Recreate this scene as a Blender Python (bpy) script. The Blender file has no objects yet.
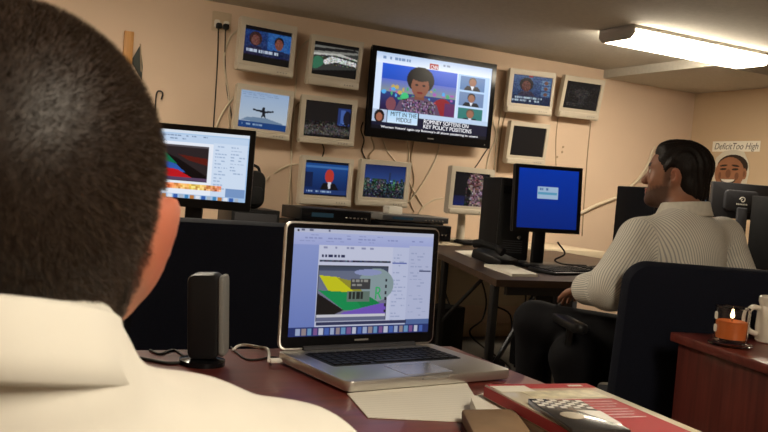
import bpy, bmesh, math, random
import numpy as np
from mathutils import Matrix, Vector, Euler
random.seed(7); rng = np.random.default_rng(7)
sc = bpy.context.scene; COL = sc.collection
rad = math.radians
# ------------------------------------------------------------------ camera model (calibrated once, gives real positions in metres)
FPX, PITCH, ROLL, YAW, HC = 850.0, rad(2.0), rad(4.74), rad(26.8), 1.08
_cp, _sp, _cr, _sr = math.cos(PITCH), math.sin(PITCH), math.cos(ROLL), math.sin(ROLL)
_M = np.array([[1, 0, 0], [0, _cp, _sp], [0, -_sp, _cp]]) @ np.array([[_cr, _sr, 0], [-_sr, _cr, 0], [0, 0, 1]])
_W = np.array([[math.cos(YAW), 0, math.sin(YAW)], [-math.sin(YAW), 0, math.cos(YAW)], [0, -1, 0]])
CAX = _W @ _M                                   # columns: camera right, down, forward
def ray(x, y): return CAX @ np.array([(x - 384) / FPX, (y - 216) / FPX, 1.0])
def onY(x, y, Y): d = ray(x, y); return d * Y / d[1] + [0, 0, HC]
def onX(x, y, X): d = ray(x, y); return d * X / d[0] + [0, 0, HC]
def onZ(x, y, Z): d = ray(x, y); return d * (Z - HC) / d[2] + [0, 0, HC]
def dep(x, y, t): return ray(x, y) * t + np.array([0, 0, HC])
# ------------------------------------------------------------------ materials
MATS = {}
def lin(c): return tuple(((v / 12.92) if v <= .04045 else ((v + .055) / 1.055) ** 2.4) for v in c)
def mat(name, col, rough=.5, metal=0., emit=None, es=0., noise=None, bump=None, trans=0., ior=1.45, alpha=1., attr=None, coat=0., sheen=0.):
    """noise=(scale, amount): wear in the colour; bump=(scale, strength, distance)"""
    if name in MATS: return MATS[name]
    m = bpy.data.materials.new(name); m.use_nodes = True
    nt = m.node_tree; p = nt.nodes['Principled BSDF']
    p.inputs['Base Color'].default_value = (*col, 1)
    p.inputs['Roughness'].default_value = rough; p.inputs['Metallic'].default_value = metal
    p.inputs['Transmission Weight'].default_value = trans; p.inputs['IOR'].default_value = ior
    p.inputs['Specular IOR Level'].default_value = .5 if max(col) > .08 or metal or trans else .22; p.inputs['Coat Weight'].default_value = coat; p.inputs['Sheen Weight'].default_value = sheen
    if emit: p.inputs['Emission Color'].default_value = (*emit, 1); p.inputs['Emission Strength'].default_value = es
    tc = nt.nodes.new('ShaderNodeTexCoord')
    src = None
    if attr:
        a = nt.nodes.new('ShaderNodeAttribute'); a.attribute_name = attr; src = a.outputs['Color']
        nt.links.new(src, p.inputs['Base Color'])
    if noise:
        n = nt.nodes.new('ShaderNodeTexNoise'); n.inputs['Scale'].default_value = noise[0]; n.inputs['Detail'].default_value = 5
        nt.links.new(tc.outputs['Object'], n.inputs['Vector'])
        mr = nt.nodes.new('ShaderNodeMapRange'); mr.inputs['From Min'].default_value = .25; mr.inputs['From Max'].default_value = .75
        mr.inputs['To Min'].default_value = 1 - noise[1]; mr.inputs['To Max'].default_value = 1 + noise[1]
        nt.links.new(n.outputs['Fac'], mr.inputs['Value'])
        mx = nt.nodes.new('ShaderNodeVectorMath'); mx.operation = 'SCALE'
        if src: nt.links.new(src, mx.inputs[0])
        else: mx.inputs[0].default_value = col
        nt.links.new(mr.outputs['Result'], mx.inputs['Scale'])
        nt.links.new(mx.outputs['Vector'], p.inputs['Base Color'])
    if bump:
        n = nt.nodes.new('ShaderNodeTexNoise'); n.inputs['Scale'].default_value = bump[0]; n.inputs['Detail'].default_value = 4
        nt.links.new(tc.outputs['Object'], n.inputs['Vector'])
        b = nt.nodes.new('ShaderNodeBump'); b.inputs['Strength'].default_value = bump[1]; b.inputs['Distance'].default_value = bump[2]
        nt.links.new(n.outputs['Fac'], b.inputs['Height']); nt.links.new(b.outputs['Normal'], p.inputs['Normal'])
    MATS[name] = m
    return m
def wood(name, c1, c2, scale=6., rough=.4, axis=0, coat=0.):
    m = mat(name, c1, rough, coat=coat); nt = m.node_tree; p = nt.nodes['Principled BSDF']
    tc = nt.nodes.new('ShaderNodeTexCoord'); mp = nt.nodes.new('ShaderNodeMapping')
    s = [scale * 8] * 3; s[axis] = scale * .5; mp.inputs['Scale'].default_value = s
    n = nt.nodes.new('ShaderNodeTexNoise'); n.inputs['Scale'].default_value = 1; n.inputs['Detail'].default_value = 6; n.inputs['Distortion'].default_value = .6
    cr = nt.nodes.new('ShaderNodeValToRGB'); cr.color_ramp.elements[0].position = .3; cr.color_ramp.elements[1].position = .72
    cr.color_ramp.elements[0].color = (*c1, 1); cr.color_ramp.elements[1].color = (*c2, 1)
    nt.links.new(tc.outputs['Object'], mp.inputs['Vector']); nt.links.new(mp.outputs['Vector'], n.inputs['Vector'])
    nt.links.new(n.outputs['Fac'], cr.inputs['Fac']); nt.links.new(cr.outputs['Color'], p.inputs['Base Color'])
    return m
def screen_mat(name, strength):
    m = mat(name, (.01, .01, .012), .25); nt = m.node_tree; p = nt.nodes['Principled BSDF']
    a = nt.nodes.new('ShaderNodeAttribute'); a.attribute_name = 'Col'
    nt.links.new(a.outputs['Color'], p.inputs['Emission Color']); p.inputs['Emission Strength'].default_value = strength
    return m
# ------------------------------------------------------------------ mesh builder
class B:
    def __init__(s): s.bm = bmesh.new()
    def _merge(s, t, M=None):
        me = bpy.data.meshes.new('tmp'); t.to_mesh(me); t.free()
        if M is not None: me.transform(M)
        s.bm.from_mesh(me); bpy.data.meshes.remove(me); return s
    def box(s, c, d, bev=0., rot=None, seg=2):
        t = bmesh.new(); bmesh.ops.create_cube(t, size=1)
        bmesh.ops.scale(t, vec=d, verts=t.verts)
        if bev: bmesh.ops.bevel(t, geom=list(t.edges), offset=min(bev, min(d) * .49), segments=seg, affect='EDGES', profile=.5)
        M = Matrix.Translation(c)
        if rot: M = M @ Euler(rot).to_matrix().to_4x4()
        return s._merge(t, M)
    def rbox(s, c, d, r, axis='Y', bev=0., seg=6, rot=None):
        """box whose outline, seen along axis, has round corners r"""
        ax = {'X': (1, 2, 0), 'Y': (0, 2, 1), 'Z': (0, 1, 2)}[axis]
        w, h, t_ = d[ax[0]], d[ax[1]], d[ax[2]]; pts = []
        r = min(r, w * .499, h * .499)
        for cx, cy, a0 in ((w/2-r, h/2-r, 0), (-w/2+r, h/2-r, 90), (-w/2+r, -h/2+r, 180), (w/2-r, -h/2+r, 270)):
            for k in range(seg + 1):
                a = rad(a0 + 90 * k / seg); pts.append((cx + r * math.cos(a), cy + r * math.sin(a)))
        t = bmesh.new(); vs = []
        for q in (-t_/2, t_/2):
            ring = []
            for a, b in pts:
                v = [0, 0, 0]; v[ax[0]] = a; v[ax[1]] = b; v[ax[2]] = q; ring.append(t.verts.new(v))
            vs.append(ring)
        t.faces.new(vs[0]); t.faces.new(vs[1][::-1]); n = len(pts)
        for i in range(n): t.faces.new((vs[0][i], vs[1][i], vs[1][(i+1) % n], vs[0][(i+1) % n]))
        bmesh.ops.recalc_face_normals(t, faces=t.faces)
        if bev:
            ed = [e for e in t.edges if abs(e.verts[0].co[ax[2]] - e.verts[1].co[ax[2]]) < 1e-6]
            bmesh.ops.bevel(t, geom=ed, offset=bev, segments=2, affect='EDGES', profile=.5)
        M = Matrix.Translation(c)
        if rot: M = M @ Euler(rot).to_matrix().to_4x4()
        return s._merge(t, M)
    def tube(s, pts, r, n=8, cap=True):
        pts = [Vector(p) for p in pts]; t = bmesh.new(); rings = []
        up = Vector((0, 0, 1)); rr = r if hasattr(r, '__len__') else [r] * len(pts)
        d0 = (pts[1] - pts[0]).normalized()
        if abs(d0.dot(up)) > .95: up = Vector((1, 0, 0))
        for i, p in enumerate(pts):
            d = (pts[min(i+1, len(pts)-1)] - pts[max(i-1, 0)]).normalized()
            a = d.cross(up)
            if a.length < 1e-5: a = d.cross(Vector((0, 1, 0)))
            a.normalize(); b = a.cross(d).normalized(); up = b
            rings.append([t.verts.new(p + (a * math.cos(2*math.pi*k/n) + b * math.sin(2*math.pi*k/n)) * rr[i]) for k in range(n)])
        for i in range(len(rings) - 1):
            for k in range(n): t.faces.new((rings[i][k], rings[i][(k+1) % n], rings[i+1][(k+1) % n], rings[i+1][k]))
        if cap: t.faces.new(rings[0][::-1]); t.faces.new(rings[-1])
        bmesh.ops.recalc_face_normals(t, faces=t.faces)
        return s._merge(t)
    def cyl(s, a, b, r, r2=None, n=20): return s.tube([a, b], [r, r if r2 is None else r2], n)
    def lathe(s, prof, c=(0, 0, 0), n=32, closed=False):
        t = bmesh.new(); rings = []
        for r, z in prof:
            rings.append([t.verts.new((max(r, 1e-5) * math.cos(2*math.pi*k/n), max(r, 1e-5) * math.sin(2*math.pi*k/n), z)) for k in range(n)])
        m = len(rings)
        for i in range(m if closed else m - 1):
            j = (i + 1) % m
            for k in range(n): t.faces.new((rings[i][k], rings[i][(k+1) % n], rings[j][(k+1) % n], rings[j][k]))
        bmesh.ops.remove_doubles(t, verts=t.verts, dist=1e-4)
        bmesh.ops.recalc_face_normals(t, faces=t.faces)
        return s._merge(t, Matrix.Translation(c))
    def prism(s, poly, z0, z1):
        t = bmesh.new(); a = [t.verts.new((x, y, z0)) for x, y in poly]; b = [t.verts.new((x, y, z1)) for x, y in poly]
        t.faces.new(a[::-1]); t.faces.new(b); n = len(poly)
        for i in range(n): t.faces.new((a[i], a[(i+1) % n], b[(i+1) % n], b[i]))
        bmesh.ops.recalc_face_normals(t, faces=t.faces)
        return s._merge(t)
    def frame(s, w, h, win, d, r=.012, y0=0.):
        """picture-frame bezel in XZ, front at y0-d, opening win=(x0,z0,x1,z1)"""
        x0, z0, x1, z1 = win
        for c, dd in (((0, 0, (h/2 + z1)/2), (w, d, h/2 - z1)), ((0, 0, (z0 - h/2)/2), (w, d, z0 + h/2)),
                      (((-w/2 + x0)/2, 0, (z0+z1)/2), (x0 + w/2, d, z1 - z0)), (((x1 + w/2)/2, 0, (z0+z1)/2), (w/2 - x1, d, z1 - z0))):
            s.box((c[0], y0 - d/2, c[2]), dd)
        return s
    def build(s, name, m, parent=None, smooth=True, angle=35, M=None):
        me = bpy.data.meshes.new(name); 
        bmesh.ops.recalc_face_normals(s.bm, faces=s.bm.faces)
        s.bm.to_mesh(me); s.bm.free()
        if M is not None: me.transform(M)
        return link(name, me, m, parent, smooth, angle)
def link(name, me, m, parent=None, smooth=True, angle=35):
    if m: me.materials.append(m)
    if smooth:
        me.shade_smooth()
        if angle: me.set_sharp_from_angle(angle=rad(angle))
    o = bpy.data.objects.new(name, me); COL.objects.link(o)
    if parent: o.parent = parent
    return o
def tag(o, label=None, cat=None, group=None, kind=None):
    if label: o['label'] = label
    if cat: o['category'] = cat
    if group: o['group'] = group
    if kind: o['kind'] = kind
    return o
def thing(name, label, cat, loc=(0, 0, 0), rz=0., group=None, rot=None):
    o = bpy.data.objects.new(name, None); COL.objects.link(o); o.empty_display_size = .1
    o.location = loc; o.rotation_euler = rot if rot else (0, 0, rz)
    return tag(o, label, cat, group)
def struct(o): o['kind'] = 'structure'; return o
def pydata(name, v, f, m, parent=None, smooth=True, angle=None):
    me = bpy.data.meshes.new(name); me.from_pydata([tuple(map(float, q)) for q in v], [], [tuple(map(int, q)) for q in f]); me.update()
    return link(name, me, m, parent, smooth, angle)
def fastmesh(name, V, Q, m, parent=None, col=None, smooth=True):
    """numpy mesh: V (n,3), Q (m,k) faces; col (n,3) linear point colours"""
    me = bpy.data.meshes.new(name); k = Q.shape[1]
    me.vertices.add(len(V)); me.vertices.foreach_set('co', V.astype(np.float32).ravel())
    me.loops.add(Q.size); me.loops.foreach_set('vertex_index', Q.astype(np.int32).ravel())
    me.polygons.add(len(Q)); me.polygons.foreach_set('loop_start', np.arange(0, Q.size, k, dtype=np.int32))
    me.update(calc_edges=True); me.validate()
    if col is not None:
        a = me.color_attributes.new('Col', 'FLOAT_COLOR', 'POINT')
        a.data.foreach_set('color', np.concatenate([col, np.ones((len(col), 1))], 1).astype(np.float32).ravel())
    return link(name, me, m, parent, smooth, None)
def text_mesh(txt, size, extrude=.0004, align='LEFT', shear=0., width=None):
    cu = bpy.data.curves.new('txt', 'FONT'); cu.body = txt; cu.size = size; cu.extrude = extrude; cu.align_x = align; cu.shear = shear
    ob = bpy.data.objects.new('txt', cu); COL.objects.link(ob)
    dg = bpy.context.evaluated_depsgraph_get(); me = bpy.data.meshes.new_from_object(ob.evaluated_get(dg))
    bpy.data.objects.remove(ob)
    if width:
        xs = [v.co.x for v in me.vertices]; w = max(xs) - min(xs)
        me.transform(Matrix.Scale(width / w, 4, (1, 0, 0)))
    return me
def text(name, txt, size, m, parent, M, **k):
    """text standing in the XZ plane facing -Y"""
    me = text_mesh(txt, size, **k); me.transform(M @ Matrix.Rotation(rad(90), 4, 'X'))
    return link(name, me, m, parent, False)
def smoothpath(pts, n=8):
    P = [np.array(p, float) for p in pts]; P = [2*P[0]-P[1]] + P + [2*P[-1]-P[-2]]; out = []
    for i in range(1, len(P) - 2):
        for k in range(n):
            t = k / n; a, b, c, d = P[i-1:i+3]
            out.append(.5*((2*b)+(-a+c)*t+(2*a-5*b+4*c-d)*t*t+(-a+3*b-3*c+d)*t**3))
    out.append(P[-2]); return out
# ------------------------------------------------------------------ screen pictures, drawn cell by cell
class Pic:
    def __init__(s, w, h, c=(0, 0, 0)):
        s.a = np.zeros((h, w, 3)) + c; s.w, s.h = w, h
        s.v, s.u = np.mgrid[0:h, 0:w]; s.u = (s.u + .5) / w; s.v = (s.v + .5) / h
    def rect(s, u0, v0, u1, v1, c): s.a[(s.u >= u0) & (s.u < u1) & (s.v >= v0) & (s.v < v1)] = c; return s
    def ell(s, cx, cy, rx, ry, c): s.a[((s.u-cx)/rx)**2 + ((s.v-cy)/ry)**2 < 1] = c; return s
    def poly(s, pts, c):
        ins = np.zeros(s.u.shape, bool); n = len(pts)
        for i in range(n):
            x0, y0 = pts[i]; x1, y1 = pts[(i+1) % n]
            if y0 == y1: continue
            hit = ((y0 > s.v) != (y1 > s.v)) & (s.u < (x1-x0)*(s.v-y0)/(y1-y0)+x0); ins ^= hit
        s.a[ins] = c; return s
    def grad(s, u0, v0, u1, v1, c0, c1, horiz=False):
        m = (s.u >= u0) & (s.u < u1) & (s.v >= v0) & (s.v < v1)
        t = ((s.u-u0)/(u1-u0) if horiz else (s.v-v0)/(v1-v0))[m][:, None]
        s.a[m] = np.array(c0)*(1-t) + np.array(c1)*t; return s
    def speck(s, u0, v0, u1, v1, amt, cell=1):
        m = (s.u >= u0) & (s.u < u1) & (s.v >= v0) & (s.v < v1)
        n = (rng.normal(0, amt, (s.h//cell+1, s.w//cell+1, 1)) + rng.normal(0, amt*.3, (s.h//cell+1, s.w//cell+1, 3))).repeat(cell, 0).repeat(cell, 1)[:s.h, :s.w]
        s.a[m] = np.clip(s.a[m] + n[m], 0, 1); return s
    def lines(s, u0, v0, u1, v1, n, c, fill=.7, th=.4):
        """rows of illegible small type"""
        dv = (v1 - v0) / n
        for i in range(n):
            u = u0; e = u0 + (u1-u0) * rng.uniform(.5, 1)
            while u < e:
                w = rng.uniform(.01, .035)
                if rng.random() < fill: s.rect(u, v0+i*dv, min(u+w, u1), v0+(i+th)*dv, c)
                u += w + .008
        return s
    def build(s, name, w, h, m, parent, y=0., cx=0., cz=0.):
        H, W = s.h, s.w
        X = np.linspace(-w/2, w/2, W); Z = np.linspace(h/2, -h/2, H)
        V = np.stack([np.tile(X, H)+cx, np.full(W*H, y), np.repeat(Z, W)+cz], 1)
        i = np.arange(W*H).reshape(H, W)
        Q = np.stack([i[:-1, :-1], i[1:, :-1], i[1:, 1:], i[:-1, 1:]], -1).reshape(-1, 4)
        c = np.clip(s.a, 0, 1).reshape(-1, 3); c = np.where(c <= .04045, c/12.92, ((c+.055)/1.055)**2.4)
        return fastmesh(name, V, Q, m, parent, c, smooth=False)
# ------------------------------------------------------------------ bodies: signed distance + surface nets on a rectilinear grid
def axis_pts(spans):
    out = [spans[0][0]]
    for a, b, h in spans:
        n = max(1, int(round((b - a) / h))); out += list(np.linspace(a, b, n + 1)[1:])
    return np.array(out)
class Body:
    def __init__(s, xs, ys, zs, R=np.eye(3), o=(0, 0, 0)):
        s.X, s.Y, s.Z = xs, ys, zs; s.F = np.full((len(xs), len(ys), len(zs)), .2, np.float32)
    def _sl(s, lo, hi):
        r = []
        for A, a, b in zip((s.X, s.Y, s.Z), lo, hi):
            i = max(0, np.searchsorted(A, a) - 1); j = min(len(A), np.searchsorted(A, b) + 1); r.append(slice(i, max(j, i)))
        sl = tuple(r); P = (s.X[sl[0]][:, None, None], s.Y[sl[1]][None, :, None], s.Z[sl[2]][None, None, :])
        return sl, P
    def _op(s, sl, d, k, op):
        f = s.F[sl]
        if op == 'u':
            if k > 0: h = np.maximum(k - np.abs(f - d), 0) / k; s.F[sl] = np.minimum(f, d) - h*h*k*.25
            else: s.F[sl] = np.minimum(f, d)
        else:
            if k > 0: h = np.maximum(k - np.abs(f + d), 0) / k; s.F[sl] = np.maximum(f, -d) + h*h*k*.25
            else: s.F[sl] = np.maximum(f, -d)
    def cap(s, a, b, ra, rb, k=.02, op='u'):
        a = np.array(a, float); b = np.array(b, float); m = max(ra, rb) + k + .03
        sl, (x, y, z) = s._sl(np.minimum(a, b) - m, np.maximum(a, b) + m)
        d = b - a; L = max(d @ d, 1e-12)
        t = np.clip(((x-a[0])*d[0] + (y-a[1])*d[1] + (z-a[2])*d[2]) / L, 0, 1)
        D = np.sqrt((x-a[0]-t*d[0])**2 + (y-a[1]-t*d[1])**2 + (z-a[2]-t*d[2])**2) - (ra + (rb-ra)*t)
        s._op(sl, D.astype(np.float32), k, op); return s
    def ell(s, c, r, A=np.eye(3), k=.02, op='u'):
        """ellipsoid with axes = columns of A"""
        c = np.array(c, float); r = np.array(r, float); m = max(r) + k + .03
        sl, (x, y, z) = s._sl(c - m, c + m); x, y, z = x-c[0], y-c[1], z-c[2]
        q = [(x*A[0, i] + y*A[1, i] + z*A[2, i]) for i in range(3)]
        k0 = np.sqrt(sum((q[i]/r[i])**2 for i in range(3))); k1 = np.sqrt(sum((q[i]/r[i]**2)**2 for i in range(3))) + 1e-9
        s._op(sl, (k0*(k0-1)/k1).astype(np.float32), k, op); return s
    def cut(s, p, n, c=None, rr=9.):
        """remove what lies beyond plane (p, n), only within rr of c"""
        p = np.array(p, float); n = np.array(n, float); n /= np.linalg.norm(n); c = p if c is None else np.array(c)
        sl, (x, y, z) = s._sl(c - rr, c + rr)
        D = (x-p[0])*n[0] + (y-p[1])*n[1] + (z-p[2])*n[2]
        ball = (x-c[0])**2 + (y-c[1])**2 + (z-c[2])**2 < rr*rr
        s.F[sl] = np.where(ball, np.maximum(s.F[sl], D.astype(np.float32)), s.F[sl]); return s
    def mesh(s):
        F = s.F; S = F < 0; n = F.shape
        cnt = sum(S[i:n[0]-1+i, j:n[1]-1+j, k:n[2]-1+k].astype(np.int8) for i in (0, 1) for j in (0, 1) for k in (0, 1))
        mix = (cnt > 0) & (cnt < 8); I, J, K = np.nonzero(mix)
        idx = np.full(mix.shape, -1, np.int32); idx[I, J, K] = np.arange(len(I))
        acc = np.zeros((len(I), 3)); w = np.zeros(len(I))
        cs = [(i, j, k) for i in (0, 1) for j in (0, 1) for k in (0, 1)]
        for a in cs:
            for ax in range(3):
                if a[ax]: continue
                b = list(a); b[ax] = 1
                fa = F[I+a[0], J+a[1], K+a[2]]; fb = F[I+b[0], J+b[1], K+b[2]]
                c = (fa < 0) != (fb < 0); t = np.where(c, fa / np.where(c, fa - fb, 1), 0)
                pa = np.stack([s.X[I+a[0]], s.Y[J+a[1]], s.Z[K+a[2]]], 1); pb = np.stack([s.X[I+b[0]], s.Y[J+b[1]], s.Z[K+b[2]]], 1)
                acc += np.where(c[:, None], pa + (pb-pa)*t[:, None], 0); w += c
        V = acc / w[:, None]; Q = []
        for ax in range(3):
            a, b = (ax+1) % 3, (ax+2) % 3
            s0 = [slice(None)]*3; s1 = [slice(None)]*3; s0[ax] = slice(0, -1); s1[ax] = slice(1, None)
            ch = S[tuple(s0)] != S[tuple(s1)]; E = np.stack(np.nonzero(ch), 1)
            ok = (E[:, a] > 0) & (E[:, b] > 0) & (E[:, a] < n[a]-1) & (E[:, b] < n[b]-1); E = E[ok]
            ins = S[E[:, 0], E[:, 1], E[:, 2]]
            c = []
            for da, db in ((1, 1), (0, 1), (0, 0), (1, 0)):
                q = E.copy(); q[:, a] -= da; q[:, b] -= db; c.append(idx[q[:, 0], q[:, 1], q[:, 2]])
            f = np.stack(c, 1); f[~ins] = f[~ins][:, ::-1]; Q.append(f)
        Q = np.concatenate(Q); Q = Q[(Q >= 0).all(1)]
        return V, Q
# ================================================================== MATERIALS
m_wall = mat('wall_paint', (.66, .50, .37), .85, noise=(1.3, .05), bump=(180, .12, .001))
m_wallr_shaded = mat('wall_paint_right_shaded', (.54, .40, .26), .85, noise=(1.3, .05), bump=(180, .12, .001))  # same paint darkened: the right wall's dimmer light is put into its colour
m_ceil = mat('ceiling_board', (.52, .49, .43), .9, noise=(40, .07), bump=(120, .25, .002))
m_floor = mat('carpet', (.17, .15, .125), .95, noise=(220, .35), bump=(400, .5, .004))
m_trim = mat('beige_trim', (.55, .43, .30), .6)
m_black = mat('black_plastic', (.012, .012, .013), .38)
m_matte = mat('matte_black', (.010, .010, .011), .7, noise=(30, .15))
m_blackgloss = mat('gloss_black', (.006, .006, .007), .12)
m_case = mat('cream_monitor_plastic', (.54, .48, .39), .45, noise=(6, .04))
m_grey = mat('grey_plastic', (.22, .21, .2), .45)
m_dgrey = mat('dark_grey_plastic', (.045, .045, .05), .45)
m_metal = mat('dark_metal', (.03, .03, .032), .4, metal=.8)
m_alu = mat('aluminium', (.62, .6, .57), .34, metal=.9)
m_chrome = mat('chrome', (.8, .8, .8), .15, metal=1.)
m_key = mat('key_black', (.008, .008, .009), .45)
m_white = mat('white_plastic', (.72, .69, .62), .4)
m_cabw = mat('cream_cable_rubber', (.62, .53, .40), .5)
m_cabd = mat('dark_cable_rubber', (.02, .018, .016), .5)
m_cabt = mat('tan_cable_rubber', (.33, .24, .15), .55)
m_paper = mat('paper', (.80, .76, .66), .8, noise=(14, .03))
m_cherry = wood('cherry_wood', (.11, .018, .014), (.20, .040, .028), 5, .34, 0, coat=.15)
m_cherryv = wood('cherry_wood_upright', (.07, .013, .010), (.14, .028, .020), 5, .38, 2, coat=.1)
m_dkwood = wood('dark_brown_laminate', (.035, .020, .013), (.075, .045, .03), 4, .42, 0)
m_chair = mat('navy_chair_fabric', (.006, .0075, .016), .85, noise=(300, .3), bump=(500, .3, .001))
m_counter = mat('beige_laminate', (.55, .46, .33), .5, noise=(3, .03))
m_lens = mat('lamp_lens', (.9, .88, .8), .4, emit=(1., .88, .69), es=34.)
m_fixt = mat('fixture_enamel', (.55, .52, .46), .5)
s_lcd = screen_mat('lcd_screen', .66); s_tv = screen_mat('tv_screen', 1.0); s_pc = screen_mat('pc_screen', .86)
m_text_w = mat('screen_text_white', (0, 0, 0), .4, emit=(.95, .95, 1), es=1.)
m_text_d = mat('screen_text_dark', (.01, .012, .03), .6)

# ================================================================== SETTING
CZ = 2.16
XL, XR, YF, YB = -1.75, 5.62, -2.2, 5.4
struct(B().box(((XL+XR)/2, (YF+YB)/2, -.05), (XR-XL+.4, YB-YF+.4, .1)).build('floor', m_floor, smooth=False))
struct(B().box(((XL+XR)/2, (YF+YB)/2, CZ+.05), (XR-XL+.4, YB-YF+.4, .1)).build('ceiling', m_ceil, smooth=False))
struct(B().box(((XL+XR)/2, YB+.06, CZ/2), (XR-XL+.4, .12, CZ)).build('wall_back', m_wall, smooth=False))
struct(B().box((XR+.06, (YF+YB)/2, CZ/2), (.12, YB-YF, CZ)).build('wall_right', m_wallr_shaded, smooth=False))
struct(B().box((XL-.06, (YF+YB)/2, CZ/2), (.12, YB-YF, CZ)).build('wall_left', m_wall, smooth=False))
struct(B().box(((XL+XR)/2, YF-.06, CZ/2), (XR-XL+.4, .12, CZ)).build('wall_front', m_wall, smooth=False))
struct(B().box(((4.6+XR)/2, (4.26+YB)/2, (2.095+CZ)/2), (XR-4.6, YB-4.26, CZ-2.095)).build('trim_1', m_ceil, smooth=False))     # lowered ceiling panel in the corner
struct(B().box(((XL+XR)/2, YB-.006, .05), (XR-XL, .012, .1), bev=.004).build('baseboard_back', m_trim))
struct(B().box((XR-.006, (YF+YB)/2, .05), (.012, YB-YF-.03, .1), bev=.004).build('baseboard_right', m_trim))

# ceiling lights: metal pan, end plates, glowing wrap lens
def ceiling_light(x, y, w, d, rz, label):
    t = thing('ceiling_light', label, 'ceiling light', (x, y, CZ), rz, 'fluorescent ceiling lights')
    B().box((0, 0, -.012), (w, d, .024), .003).build('housing', m_fixt, t)
    for sx in (-1, 1):
        p = [(-d/2, -.024), (d/2, -.024), (d/2, -.05), (d/2-.035, -.082), (-d/2+.035, -.082), (-d/2, -.05)]
        b = B().prism([(q[0], q[1]) for q in p], -.006, .006)
        b.build('end_plate', m_fixt, t, M=Matrix.Translation((sx*(w/2-.006), 0, 0)) @ Matrix(((0, 0, 1, 0), (1, 0, 0, 0), (0, 1, 0, 0), (0, 0, 0, 1))))
    p = [(-d/2+.002, -.024), (-d/2+.002, -.048), (-d/2+.036, -.079), (d/2-.036, -.079), (d/2-.002, -.048), (d/2-.002, -.024)]
    B().prism(p, -w/2+.012, w/2-.012).build('lens', m_lens, t, M=Matrix(((0, 0, 1, 0), (1, 0, 0, 0), (0, 1, 0, 0), (0, 0, 0, 1))))
    return t
ceiling_light(4.12, 4.06, 1.19, .31, 0, 'lit fluorescent light on the ceiling above the man in the striped shirt')
ceiling_light(.85, -.45, 1.19, .31, rad(90), 'lit fluorescent light on the ceiling behind the man in the white shirt')
ceiling_light(.45, 3.75, 1.19, .31, 0, 'lit fluorescent light on the ceiling over the left desk')
del COL  # keep the collection handle fresh
COL = sc.collection

# ================================================================== WALL OF SCREENS
def pic_m1():
    p = Pic(84, 64, (.03, .03, .05)); p.grad(0, .13, 1, .78, (.10, .22, .45), (.12, .16, .30)); p.rect(.5, .13, 1, .6, (.16, .36, .62))
    p.ell(.25, .34, .13, .19, (.22, .13, .12)).ell(.25, .38, .085, .14, (.42, .26, .24)).poly([(.05, .78), (.12, .55), (.38, .55), (.45, .78)], (.14, .13, .24))
    p.ell(.74, .36, .10, .16, (.10, .08, .08)).ell(.74, .41, .082, .15, (.48, .28, .23)).poly([(.56, .78), (.62, .58), (.86, .58), (.92, .78)], (.10, .13, .28))
    p.rect(.05, .62, .98, .74, (.10, .15, .28)).lines(.08, .63, .9, .74, 1, (.75, .8, .88), .8, .6); p.rect(0, .78, 1, 1, (.06, .055, .05)); return p.speck(0, .1, 1, .8, .04, 2)
def pic_m2():
    p = Pic(84, 64, (.66, .74, .84)); p.grad(0, 0, 1, .8, (.62, .72, .86), (.74, .80, .86)); p.lines(.06, .06, .8, .22, 3, (.45, .55, .68), .7, .3)
    p.poly([(.28, .47), (.46, .49), (.48, .40), (.52, .40), (.53, .50), (.70, .47), (.70, .51), (.53, .56), (.56, .70), (.50, .64), (.46, .70), (.48, .55), (.28, .51)], (.08, .10, .14))
    p.poly([(.05, .8), (.2, .70), (.55, .68), (.9, .78), (.9, .82)], (.45, .55, .66)); p.rect(0, .82, 1, 1, (.10, .26, .50)); p.lines(.1, .86, .9, .96, 1, (.55, .66, .8), .7, .5); return p
def pic_m3():
    p = Pic(84, 64, (.05, .05, .05)); p.grad(0, .13, 1, .4, (.42, .42, .40), (.60, .60, .57)); p.poly([(0, .4), (1, .26), (1, .7), (0, .88)], (.22, .23, .22))
    p.poly([(.0, .2), (.9, .13), (1, .2), (0, .3)], (.12, .12, .12)); p.poly([(0, .36), (.6, .30), (1, .42), (1, .45), (.5, .36), (0, .42)], (.78, .78, .75))
    p.poly([(.22, .56), (.42, .40), (.96, .50), (.96, .62), (.5, .56), (.3, .66)], (.82, .84, .82)); p.speck(.2, .38, 1, .66, .14, 2)
    p.ell(.13, .60, .12, .16, (.22, .45, .34)).ell(.08, .72, .09, .09, (.22, .45, .34)); p.rect(0, .88, 1, 1, (.06, .06, .055)); return p
def pic_m4():
    p = Pic(84, 64, (.10, .09, .09)); p.rect(.70, .16, .97, .62, (.14, .22, .45)).rect(.76, .2, .86, .58, (.28, .40, .68)); p.ell(.9, .42, .08, .2, (.10, .10, .16))
    p.poly([(0, .7), (.5, .6), (1, .76), (1, .88), (0, .92)], (.24, .23, .22)); p.speck(0, .55, 1, .95, .09, 2); p.rect(0, .94, 1, 1, (.05, .05, .06)); return p
def pic_m5():
    p = Pic(84, 64, (.10, .26, .50)); p.grad(0, .08, 1, .9, (.10, .30, .58), (.05, .14, .34)); p.rect(0, 0, 1, .10, (.04, .07, .14)); p.rect(0, .16, 1, .22, (.24, .44, .70))
    p.rect(.02, .35, .2, .75, (.05, .12, .28)); p.ell(.57, .43, .10, .19, (.75, .22, .18)); p.poly([(.36, .86), (.44, .62), (.70, .62), (.82, .86)], (.04, .04, .06)); p.poly([(.54, .6), (.62, .6), (.60, .78), (.56, .78)], (.85, .85, .9))
    p.rect(0, .82, 1, .94, (.12, .22, .44)); p.lines(.08, .84, .8, .93, 1, (.6, .7, .85), .8, .6); p.rect(0, .94, 1, 1, (.03, .05, .1)); return p
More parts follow.
